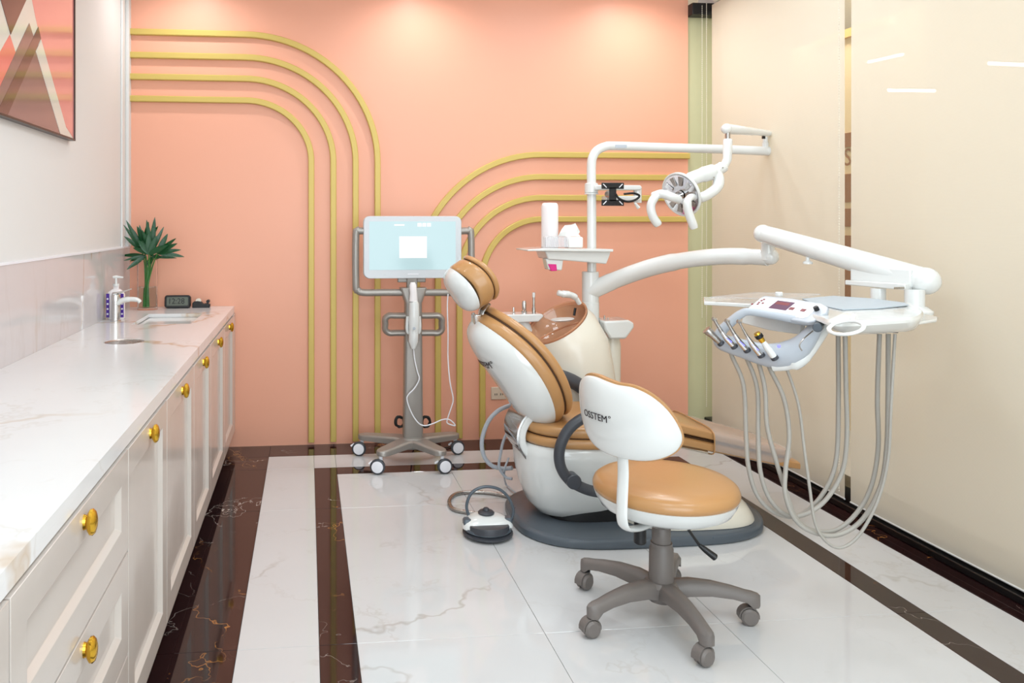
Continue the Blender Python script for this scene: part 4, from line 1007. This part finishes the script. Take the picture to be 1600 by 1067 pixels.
MB().tube(spline([vp2(962, 303), vp2(967, 310), vp2(980, 315), vp2(993, 312), vp2(999, 306), vp2(990, 302), vp2(975, 303)], 5), .006, 8).build('cable_loop', M['blackcable'], mbk)
MB().tube([vp2(992, 317), vp2(998, 325)], [.006, .01], 8).build('lock_lever', M['white'], mbk)
# ================================================================== INSTRUMENT TABLE ON ITS ARM
it = thing('instrument_table', (1.9, 2.55, .98), 'white dental instrument table with grey holder and hanging hoses, carried by a jointed arm', 'instrument table')
c_ = py(922.5, 455, YP)
YE = 3.42
ap_ = [V((c_.x, YP, c_.z)), py(960, 438, 4.06), py(1010, 420, 3.93), py(1060, 408, 3.8), py(1120, 401, 3.66), py(1170, 401, 3.54), py(1200, 403, 3.46)]
MB().tube(spline(ap_, 6), [.047] * 6 + [.045] * 12 + [.041] * 12 + [.038] * 7, 20).build('rear_arm', M['white'], it)
e_ = py(1203, 401, 3.45)
MB().sphere(e_ , .039, 20).cyl(e_ + V((-.01, 0, -.02)), e_ + V((-.01, 0, .07)), .030, seg=24, bev=.006).build('elbow_joint', M['white'], it)
s0 = py(1192, 365, 3.40); s1 = py(1446, 439, 2.80)
dd = (s1 - s0); 
MB().tube([s0 - dd * .02, s0, s0 + dd * .02, s0 + dd * .5, s0 + dd * .97, s1], [.02, .036, .041, .047, .050, .05], 24).build('front_arm', M['white'], it)
MB().sphere(s0, .041, 20).build('rear_arm_cap', M['white'], it)
MB().sphere(s1, .053, 22).build('front_arm_cap', M['white'], it)
# box under the arm's front half
mid = s0 + dd * .60
hd = V((dd.x, dd.y, 0)).normalized(); sd = V((-hd.y, hd.x, 0))
b0 = py(1338, 431, 3.0); b1 = py(1434, 438, 2.82)
P = []
za0, za1 = py(1336, 416, 3.04).z, py(1336, 436, 3.04).z
m0 = py(1336, 430, 3.04); m1_ = py(1432, 440, 2.82)
MB().loft([[m0 + sd * .04 + V((0, 0, .04)), m0 + sd * .04 + V((0, 0, -.022)), m0 - sd * .04 + V((0, 0, -.022)), m0 - sd * .04 + V((0, 0, .04))],
           [m1_ + sd * .045 + V((0, 0, .05)), m1_ + sd * .045 + V((0, 0, -.022)), m1_ - sd * .045 + V((0, 0, -.022)), m1_ - sd * .045 + V((0, 0, .05))]], smooth=False).build('arm_cover', M['white'], it, bev=.006)
k0 = py(1326, 440, 3.05); k1 = py(1420, 447, 2.80)
MB().loft([[k0 + sd * .03 + V((0, 0, .008)), k0 + sd * .03 + V((0, 0, -.012)), k0 - sd * .03 + V((0, 0, -.012)), k0 - sd * .03 + V((0, 0, .008))],
           [k1 + sd * .03 + V((0, 0, .010)), k1 + sd * .03 + V((0, 0, -.014)), k1 - sd * .03 + V((0, 0, -.014)), k1 - sd * .03 + V((0, 0, .010))]], smooth=False).build('arm_bracket', M['white'], it, bev=.004)
MB().box(py(1405, 450, 2.78) + V((-.02, -.002, -.004)), py(1405, 450, 2.78) + V((.02, .002, .004))).build('bracket_print', M['steel'], it)
a = py(1372, 450, 2.92); MB().cyl(V((a.x, a.y, 1.035)), a, .028, seg=20).build('front_mount', M['white'], it)
a = py(1429, 452, 2.78); MB().cyl(V((a.x, a.y, 1.03)), a, .034, seg=20).lathe((a.x, a.y, 1.0), [(.001, 0), (.06, 0), (.062, .012), (.04, .03), (.001, .031)], 24).build('rear_mount', M['white'], it)
a = py(1262, 408, 3.2); MB().cyl(a, a + V((0, 0, .035)), .008, seg=12).lathe(a + V((0, 0, -.012)), [(.001, 0), (.02, .0), (.02, .008), (.008, .016), (.001, .016)], 16).build('lock_knob', M['white'], it)
# table body
ZT = 1.05
def tz(u, v, z): return pz(u, v, z)
top = [(1205, 473), (1250, 463.5), (1300, 461.5), (1360, 465), (1412, 470), (1436, 478), (1443, 487), (1430, 494), (1395, 497), (1345, 500), (1300, 500), (1275, 492), (1235, 482)]
tp2 = [tz(u, v, ZT) for u, v in top]
tp2 = spline(tp2, 4, True); cc = sum(tp2, V((0, 0, 0))) / len(tp2)
def sc2(k, z, sh=0): return [V((cc.x + (p.x - cc.x) * k + sh, cc.y + (p.y - cc.y) * k, z)) for p in tp2]
MB().loft([sc2(.02, .990, .05), sc2(.62, .990, .05), sc2(.76, .994, .04), sc2(.92, 1.012, .01), sc2(1, 1.032), sc2(1, 1.041), sc2(.975, 1.048), sc2(.3, 1.050)], capsmooth=True).build('table_body', M['white'], it)
pad = [tz(u, v, 1.0505) for u, v in ((1253, 468), (1302, 463.5), (1360, 467.5), (1414, 474.5), (1420, 478), (1370, 483), (1317, 485), (1288, 479))]
MB().prism(pad, (0, 0, .004)).build('silicone_pad', M['pad'], it, bev=.0015)
lw = [tz(u, v, 1.045) for u, v in ((1099, 463.5), (1120, 465), (1165, 468), (1215, 466), (1230, 474), (1170, 475), (1140, 473), (1100, 471))]
MB().prism(lw, (0, 0, -.014)).build('side_wing', M['white'], it, bev=.003)
rw = [tz(u, v, 1.022) for u, v in ((1380, 493), (1440, 489), (1466, 495), (1463, 499), (1420, 505), (1360, 509), (1335, 507))]
MB().prism(rw, (0, 0, -.010)).build('side_wing', M['white'], it, bev=.003)
tt = [tz(u, v, 1.060) for u, v in ((1108, 466), (1180, 458.5), (1282, 461), (1225, 469))]
MB().prism(tt, (0, 0, .006)).build('steel_tray', M['acryl'], it, bev=.002)
a = tz(1217, 463, 1.06); MB().cyl(a, a + V((0, 0, .018)), .014, seg=18, bev=.003).build('tray_knob', M['white'], it)
# tilted cup ring
rd1 = V((.9, -.3, .32)).normalized(); rd2 = V((.1, .9, .20)).normalized()
cr_ = py(1322, 512, 2.2)
MB().tube([cr_ + rd1 * .044 * math.cos(2 * PI * i / 40) + rd2 * .044 * math.sin(2 * PI * i / 40) for i in range(40)], .0068, 10, closed=True, up=(0, 0, 1), asp=(.8, 1.0)).build('cup_ring', M['white'], it)
MB().tube([cr_ + (rd1 + rd2) * .031, cr_ + (rd1 * .9 + rd2) * .06], .008, 8).build('ring_stem', M['white'], it)
# holder frame: one closed loop hanging below the control panel
def fy_(u): return lerp(2.68, 2.40, (u - 1113) / 177)
loop = [(1172, 487, 6), (1215, 494, 6), (1258, 502, 6.5), (1280, 500, 8), (1270, 518, 12), (1255, 537, 16), (1238, 550, 20), (1215, 556, 20), (1190, 553, 17), (1165, 546, 15), (1142, 539, 14), (1126, 532, 13), (1127, 518, 9), (1142, 503, 8), (1157, 491, 7)]
P_ = [py(u, v, fy_(u)) for u, v, r in loop]; n_ = len(loop)
lrr = []
for i in range(n_):
    for k in range(5): lrr.append(lerp(loop[i][2], loop[(i + 1) % n_][2], k / 5) * 2.72 / FPX)
MB().tube(spline(P_, 5, True), lrr, 18, closed=True, up=(-.97, -.1, .2), asp=(.85, 1)).build('holder_frame', M['lgrey'], it)
sk_ = spline([py(1300, 494, 2.56), py(1290, 507, 2.50), py(1275, 530, 2.46), py(1256, 556, 2.46), py(1235, 570, 2.48), py(1208, 573, 2.52)], 5)
MB().tube(sk_, [.016] * 5 + [.022] * 10 + [.024] * 5 + [.016] * 6, 14).build('holder_skirt', M['white'], it)
fp_ = [py(1160, 489, 2.76), py(1252, 503, 2.52), py(1250, 523, 2.52), py(1200, 516, 2.65), py(1158, 505, 2.76)]
MB().prism(fp_, (.02, .003, 0)).build('front_apron', M['white'], it, bev=.004)
a = py(1277, 511, 2.36); MB().cyl(a + V((.02, .02, 0)), a + V((-.01, -.015, 0)), .0145, seg=20, bev=.003).build('grey_knob', M['slate'], it)
MB().tube(spline([py(1270, 517, 2.4), py(1255, 530, 2.38), py(1249, 540, 2.38), py(1253, 548, 2.38)], 4), .0022, 6).build('wire_lever', M['steel'], it)
# control panel, tilted towards the operator
CA, CB_, CC, CD = py(1190, 463, 2.72), py(1291, 479, 2.42), py(1264, 502, 2.40), py(1164, 485, 2.70)
pn = (CB_ - CA).cross(CD - CA).normalized(); pn = pn if pn.z > 0 else -pn
def cpt(u, v, lift=0):
    d = _ray(u, v); t = (CA - O).dot(pn) / d.dot(pn); return O + d * t + pn * lift
def cpq(name, pts, l, h, m, par, bev=0): return MB().prism([cpt(u, v, l) for u, v in pts], pn * h).build(name, M[m], par, bev=bev)
cpn = cpq('control_panel', [(1166, 484), (1172, 479), (1190, 464), (1196, 462), (1240, 467), (1284, 474), (1294, 480), (1292, 488), (1272, 502), (1262, 504), (1215, 496), (1168, 488)], -.012, .013, 'lgrey', it, .003)
cpq('panel_face', [(1170, 482), (1189, 467), (1195, 465), (1240, 470), (1276, 476), (1280, 479), (1262, 496), (1254, 498), (1215, 491.5), (1172, 485)], .001, .0014, 'label_white', cpn)
cpq('display', [(1201, 482), (1216, 470.5), (1243, 474), (1228, 486)], .0025, .0008, 'display', cpn)
cpq('display_glow', [(1211, 476), (1215, 472.5), (1236, 475), (1232, 479)], .0033, .0003, 'redprint', cpn)
cpq('panel_button', [(1232, 484.5), (1236, 481), (1243, 482), (1239, 485.5)], .0025, .001, 'redprint', cpn)
cpq('panel_button', [(1250, 487), (1254, 483.5), (1261, 484.5), (1257, 488)], .0025, .001, 'redprint', cpn)
for i, (u, v) in enumerate(((1186, 473.5), (1190, 470.5), (1194, 468.6), (1184, 476), (1192, 474.4), (1175.5, 476))):
    cpq('panel_button', [(u - 1.8, v + .9), (u + .2, v - .9), (u + 2.6, v - .5), (u + .8, v + 1.2)], .0025, .001, 'redprint', cpn)
a = cpt(1277, 485, .001); MB().cyl(a, a + pn * .014, .0085, .008, seg=16, bev=.001).build('dial_knob', M['black'], cpn)
# hand instruments
slots = [(1127, 539), (1147, 545), (1168, 550), (1190, 558), (1211, 562)]
specs = [((1127, 537), (1105, 516), 'stubby grey steel syringe, leftmost of the five instruments in the grey holder', [.007, .010, .011, .012, .015, .013], 'steel', 0),
         ((1148, 542), (1116, 499), 'slim curved handpiece, second from the left in the grey holder', [.009, .0098, .0095, .007, .0055, .0065], 'chrome', 1),
         ((1168, 548), (1136, 502), 'slim curved handpiece in the middle of the grey holder', [.009, .0098, .0095, .007, .0055, .0065], 'chrome', 1),
         ((1190, 556), (1155, 503), 'longest straight handpiece with a thin neck, fourth in the grey holder', [.010, .0105, .0098, .0055, .0035, .0045], 'chrome', 1),
         ((1211, 560), (1182, 520), 'thick white handpiece with brass and black tip, rightmost in the grey holder', [.0105, .0115, .0115, .0085, .0125, .010], 'white', 2)]
front = V((-.45, -.85, .25)).normalized()
for (a, b, lab, rr_, m_, kd) in specs:
    P0 = py(a[0], a[1], fy_(a[0]) - .040); P1 = py(b[0], b[1], P0.y + .01)
    c_e = P0 + (P0 - P1).normalized() * .004
    MB().cyl(c_e, c_e + (P1 - P0).normalized() * .012, .0125, seg=18, bev=.002).build('holder_cup', M['charcoal'], it)
    t = thing('handpiece', P0, lab, 'dental handpiece', 'instruments in the grey holder')
    bow = V((.0, .0, -.010 if kd == 1 else 0))
    pts = [lerp(P0, P1, k) + bow * math.sin(PI * k) for k in (0.03, .15, .4, .65, .9, 1)]
    MB().tube(pts[:4], rr_[:4], 16).build('handle', M['white' if kd == 2 else ('steel' if kd == 0 else 'chrome')], t)
    MB().tube(pts[3:], rr_[3:], 14).build('neck', M['brass' if kd == 2 else 'steel'], t)
    if kd == 1:
        e = pts[-1]; MB().cyl(e + V((-.007, 0, .003)), e + V((.007, 0, -.001)), .006, seg=14).build('turbine_head', M['steel'], t)
        q = lerp(P0, P1, .16)
        MB().tube([q + front * .0085, lerp(P0, P1, .42) + front * .0080 + bow * .95], [.0030, .0022], 8).build('indicator_light', M['led_blue'], t)
    if kd == 2: MB().cyl(lerp(P0, P1, .80), lerp(P0, P1, .94), .0135, seg=16, bev=.002).build('black_collar', M['black'], t)
    if kd == 0: MB().cyl(pts[-1], pts[-1] + (P1 - P0).normalized() * .004, .016, seg=16).build('flared_tip', M['steel'], t)
a = py(1217, 541, 2.40); MB().sphere(a, .0055, 12).build('indicator_lamp', M['led_blue'], it)
# hoses
S_ = 1 / 2.104
hoses = [([(95, 0), (130, 90), (138, 250), (145, 350), (170, 440), (215, 495), (280, 520), (340, 500), (400, 430), (435, 330), (442, 150), (441, -80)]),
         ([(140, 0), (175, 100), (178, 250), (185, 370), (215, 460), (270, 513), (330, 513), (400, 465), (455, 370), (470, 250), (467, 100), (464, -80)]),
         ([(178, 10), (200, 100), (207, 220), (235, 330), (270, 440), (300, 520), (350, 562), (430, 565), (500, 510), (550, 420), (573, 290), (570, 130), (577, -80)]),
         ([(215, 30), (262, 130), (280, 250), (268, 370), (268, 450), (300, 530), (360, 572), (440, 580), (520, 530), (580, 420), (600, 300), (605, 150), (606, -80)]),
         ([(270, 30), (310, 150), (330, 300), (348, 430), (365, 540), (400, 600), (450, 622), (510, 580), (570, 470), (605, 330), (615, 150), (628, -80)])]
for i, h in enumerate(hoses):
    ya = fy_(slots[i][0]); yb = 2.56 - i * .035
    n = len(h); path = []
    for k, (a, b) in enumerate(h):
        u, v = 1100 + a * S_, 560 + b * S_
        path.append(py(u, v, lerp(ya, yb, min(1, k / (n - 2)))))
    path.insert(0, py(slots[i][0] + 12, slots[i][1] + 6, ya))
    MB().tube(spline(path, 6), .0076 if i < 4 else .0052, 10).build('hose', M['hose'], it)
    e = path[-1]; e = V((e.x, e.y, .992)); MB().cyl(e + V((0, 0, .006)), e + V((0, 0, -.008)), .0095, seg=14).build('hose_collar', M['black'], it)

# ================================================================== DENTIST'S STOOL
X0_, Y0_ = 1.205, 2.585
dst = thing('operator_stool', (X0_, Y0_, 0), 'tan leather swivel stool with white shell backrest and five grey caster arms', 'stool')
# seat
tiltx = math.tan(math.radians(1.5))
Rs = .237
mb = MB().lathe((X0_ + .012, Y0_, 0), [(.001, .428), (Rs - .004, .428), (Rs + .002, .436), (Rs + .003, .446), (Rs - .003, .462), (Rs - .018, .473), (Rs - .06, .480), (.12, .484), (.001, .485)], 64)
mb.build('seat_cushion', M['tan'], dst)
MB().lathe((X0_ + .012, Y0_, 0), [(.001, .340), (.06, .340), (.065, .346), (.12, .352), (.18, .366), (.215, .384), (Rs - .008, .408), (Rs, .428), (Rs - .01, .4295), (.001, .4295)], 64).build('seat_shell', M['white'], dst)
MB().lathe((X0_, Y0_, 0), [(.001, .31), (.035, .31), (.045, .330), (.07, .341), (.001, .343)], 32).build('seat_mount', M['steel'], dst)
# column
MB().lathe((X0_, Y0_, 0), [(.001, .25), (.031, .25), (.031, .318), (.028, .322), (.001, .322)], 28).build('upper_column', M['stool_grey'], dst)
MB().lathe((X0_, Y0_, 0), [(.001, .11), (.042, .11), (.040, .235), (.036, .24), (.036, .255), (.001, .256)], 32).build('lower_column', M['stool_grey'], dst)
MB().lathe((X0_, Y0_, 0), [(.001, .06), (.045, .06), (.055, .075), (.062, .115), (.05, .128), (.001, .13)], 32).build('base_hub', M['stool_grey'], dst)
casters = [pz(1097, 1041, 0), pz(925, 989, 0), pz(922, 930, 0), pz(1172, 987, 0), V((1.40, 2.82, 0))]
ctr_ = V((X0_, Y0_, 0))
Rl = .292
ang0 = math.degrees(math.atan2(casters[0].y - Y0_, casters[0].x - X0_))
angs = [ang0 + 4 + 72 * k for k in range(5)]
for k, an in enumerate(angs):
    a = math.radians(an); d = V((math.cos(a), math.sin(a), 0)); s_ = V((-d.y, d.x, 0))
    rings = []
    for t, wd, zc, th in ((.10, .034, .100, .052), (.3, .030, .112, .048), (.55, .026, .113, .040), (.78, .023, .105, .034), (.93, .022, .095, .032), (1.0, .023, .085, .046), (1.06, .016, .083, .042), (1.085, .004, .082, .034)):
        c = ctr_ + d * Rl * t; c.z = zc; h2 = th / 2
        rings.append([c + s_ * x + V((0, 0, z)) for x, z in [(-wd, -h2), (-wd * .6, -h2), (wd * .6, -h2), (wd, -h2), (wd, h2 * .4), (wd * .55, h2), (-wd * .55, h2), (-wd, h2 * .4)]])
    lg = MB().loft(rings).build('base_leg', M['stool_grey'], dst, angle=50)
    e = ctr_ + d * Rl
    MB().cyl((e.x, e.y, .045), (e.x, e.y, .066), .012, seg=14).build('caster_stem', M['black'], lg)
    wa = a + (.9, 2.2, 2.4, .4, 1.2)[k]; wa = -PI / 2 + (.35, -.2, -.15, .5, .2)[k]   # axle direction
    ax = V((math.cos(wa), math.sin(wa), 0)); tr2 = V((-ax.y, ax.x, 0)); cw_ = e - tr2 * (.012) ; cw_.z = .0285
    cs = MB()
    cs.lathe(cw_, [(.001, -.018), (.012, -.018), (.0285, -.016), (.0285, -.004), (.02, -.003), (.02, .003), (.0285, .004), (.0285, .016), (.022, .022), (.001, .023)], 28, axis=ax)
    wo = cs.build('caster_wheel', M['stool_grey'], lg)
    MB().lathe(cw_ + ax * .0232, [(.001, 0), (.017, 0), (.015, .0015), (.001, .002)], 22, axis=ax).build('wheel_cap', M['stool_grey'], wo) if False else None
    hood = MB(); rings = []
    for j in range(11):
        q = math.radians(-10 + 200 * j / 10); c = cw_ + tr2 * math.cos(q) * .0335 + V((0, 0, math.sin(q) * .0335)); ci2 = cw_ + tr2 * math.cos(q) * .030 + V((0, 0, math.sin(q) * .030))
        rings.append([c - ax * .020, c + ax * .012, ci2 + ax * .012, ci2 - ax * .020])
    hood.loft(rings).build('caster_hood', M['stool_grey'], lg)
# backrest: wraps around the seat axis
RW = .262; A0 = math.radians(217)
def bk(s, z, off=0):
    lean = (z - .70) * .12
    a = A0 + s / RW; r = RW + off + lean
    return V((X0_ + r * math.cos(a), Y0_ + r * math.sin(a), z))
octrl = [(0, .128), (.05, .126), (.10, .105), (.145, .065), (.178, .012), (.188, -.028), (.17, -.065), (.125, -.092), (.07, -.106), (0, -.110), (-.07, -.106), (-.125, -.090), (-.168, -.055), (-.188, -.005), (-.188, .05), (-.170, .10), (-.13, .132), (-.085, .140), (-.04, .134)]
oc = spline([V((a, b, 0)) for a, b in octrl], 4, True); oc = [(p.x, p.y) for p in oc]
ZB = .705
# fill mesh densely: rings towards the centre, domed outwards
def bprof(pr): return MB().puck(oc, pr, lambda x, y, z: bk(x, ZB + y, z))
ks = [.02, .2, .4, .6, .75, .87, .95]
dz_ = lambda k, D: D * math.sqrt(max(0, 1 - k * k))
pr_ = [(k, .0) for k in ks] + [(.99, 0), (1, .004), (1, .010)] + [(k, .010 + dz_(k, .026)) for k in (.985, .96, .9, .8, .65, .45, .2, .02)]
bprof(pr_).build('backrest_shell', M['white'], dst, angle=60)
pr_ = [(.02, -.040), (.3, -.040), (.6, -.038), (.85, -.032), (.96, -.030), (1.03, -.022), (1.055, -.010), (1.045, -.001), (.99, .0), (.6, 0), (.3, 0), (.02, 0)]
bprof(pr_).build('backrest_cushion', M['tan'], dst, angle=60)
def lettermap(x, y, z):
    X, Y_ = x - .072, y + .014
    k = min(.98, max(abs(X) / .19, abs(Y_) / .125)); k = min(.98, math.hypot(X / .19, Y_ / .125))
    return bk(X, ZB + Y_, .0105 + dz_(k, .0262) + .0012 + z)
text('OSSTEM', .032, lambda x, y, z: lettermap(-(-x) * .88, y, z), 'lettering', M['ink'], dst)
vs, fs = text_mesh('o', .022, .0004)
MB().add([lettermap(x * .75 + .058, y * .75 + .012, z) for x, y, z in [(p.x, p.y, p.z) for p in vs]], fs, 0, False).build('lettering', M['ink'], dst)
# flat strut
su0 = [bk(0, .60, .0), bk(0, .54, .004), bk(0, .46, .02), bk(0, .40, .028), bk(0, .365, .010), bk(0, .345, -.05), bk(0, .338, -.13)]
MB().tube(spline(su0, 5), .020, 12, up=(-math.sin(A0), math.cos(A0), 0), asp=(1.0, .42)).build('back_strut', M['white'], dst)
kb = bk(0, .30, -.13); kb = py(1000, 830, kb.y)
MB().cyl((kb.x, kb.y, kb.z + .03), (kb.x, kb.y, kb.z - .04), .020, seg=20, bev=.003).cyl((kb.x, kb.y, kb.z + .03), (kb.x, kb.y, .35), .016, seg=16).build('adjust_knob', M['black'], dst)
l0, l1, l2 = py(1074, 825, 2.46), py(1093, 852, 2.44), py(1119, 872, 2.42)
MB().tube([(X0_ + .03, 2.5, .345), l0, l1], .0045, 8).build('lever', M['black'], dst)
MB().tube([l1, lerp(l1, l2, .3), lerp(l1, l2, .95), l2], [.006, .0095, .0115, .008], 12).build('lever_grip', M['black'], dst)

# ================================================================== FOOT CONTROL
fc = pz(762, 829, 0.02); fcx, fcy = fc.x, fc.y
ft = thing('foot_control', (fcx, fcy, 0), 'round grey and white foot pedal with carrying hoop beside the chair base', 'foot pedal')
RF = .108
MB().lathe((fcx, fcy, 0), [(.001, 0), (RF - .02, 0), (RF - .012, .006), (RF, .012), (RF, .018), (RF - .01, .022), (.001, .022)], 48).build('base_disc', M['charcoal'], ft)
MB().lathe((fcx, fcy, .022), [(.001, 0), (RF * .86, 0), (RF * .95, .008), (RF * .93, .018), (.001, .02)], 48, sy=.95).build('pedal_plate', M['slate'], ft)
mb = MB(); rings = []
prof_ = [(1.0, .036), (1.0, .046), (.92, .060), (.72, .074), (.45, .082), (.02, .084)]
ou = [(x, y) for x, y in superell(RF * 1.02, RF * .72, 2.2, 48)]
MB().puck(ou, [(.02, .036)] + prof_, lambda x, y, z: (fcx + x, fcy + .035 + y + (abs(x) / RF) ** 2 * -.03, z)).build('white_cover', M['white'], ft)
MB().lathe((fcx, fcy + .03, .083), [(.001, 0), (.034, 0), (.036, .006), (.03, .012), (.014, .014), (.013, .022), (.009, .026), (.001, .027)], 28).build('centre_button', M['charcoal'], ft)
MB().puck(superell(.086, .050, 2.2, 40), [(.02, .030), (1, .030), (1, .050), (.96, .056), (.02, .060)], lambda x, y, z: (fcx + x, fcy - .052 + y + (abs(x) / .086) ** 2 * .02, z - y * .1)).build('treadle', M['charcoal'], ft)
for s in (-1, 1):
    MB().puck(rrect(.036, .045, .008), [(.02, 0), (1, 0), (1, .02), (.75, .03), (.02, .03)], lambda x, y, z: (fcx + s * .088 + x, fcy + .008 + y, .044 + z)).build('side_switch', M['slate'], ft)
mb = MB(); hp = [py(733, 808, fcy + .05), py(729, 790, fcy + .05), py(736, 771, fcy + .05), py(750, 762, fcy + .05), py(766, 760.5, fcy + .05), py(783, 766, fcy + .05), py(796, 780, fcy + .05), py(802, 798, fcy + .05), py(798, 815, fcy + .05)]
hp = [V((p.x, fcy + .05, p.z)) for p in hp]
MB().tube(spline(hp, 5), .0068, 10).build('carry_hoop', M['slate'], ft)
# braided hose from the pedal to the chair
hz = .010
q = [pz(745, 802, hz), pz(728, 800, hz), pz(708, 795, hz), pz(702, 783, hz), pz(712, 772, hz), pz(740, 768.5, hz), pz(772, 771, hz), pz(800, 778, hz), pz(815, 788, hz), pz(832, 794, hz), pz(850, 796, .03)]
hs = MB(); path = spline(q, 14); rr_ = [(.0082 if i % 2 else .0095) for i in range(len(path))]
hs.tube(path, rr_, 10); o = hs.build('braided_hose', M['steel'], None, origin=q[3]); tag(o, 'braided metal hose looping on the floor behind the foot pedal', 'hose')
a = pz(824, 788, .012); o = MB().box(a + V((-.014, -.01, 0)), a + V((.014, .01, .008))).build('hose_tag', M['purple'], o)
# grey cables behind the chair back
gcb = thing('supply_cable', pz(790, 738, 0), 'grey cables hanging in loops behind the chair back link', 'cable')
MB().tube(spline([py(800, 632, 3.75), py(778, 642, 3.75), py(762, 660, 3.75), py(753, 688, 3.75), py(756, 712, 3.75), py(768, 727, 3.75), py(785, 732, 3.75), py(800, 731, 3.72)], 6), .0105, 10).build('thick_cable', M['lgrey'], gcb)
MB().tube(spline([py(803, 660, 3.72), py(788, 685, 3.72), py(782, 710, 3.72), py(780, 730, 3.72), py(790, 745, 3.72), py(800, 748, 3.70)], 6), .007, 8).build('thin_cable', M['lgrey'], gcb)
MB().tube(spline([py(795, 715, 3.7), py(788, 735, 3.7), pz(790, 755, .02), pz(800, 765, .012), pz(815, 776, .012)], 6), .005, 8).build('thin_cable', M['lgrey'], gcb)
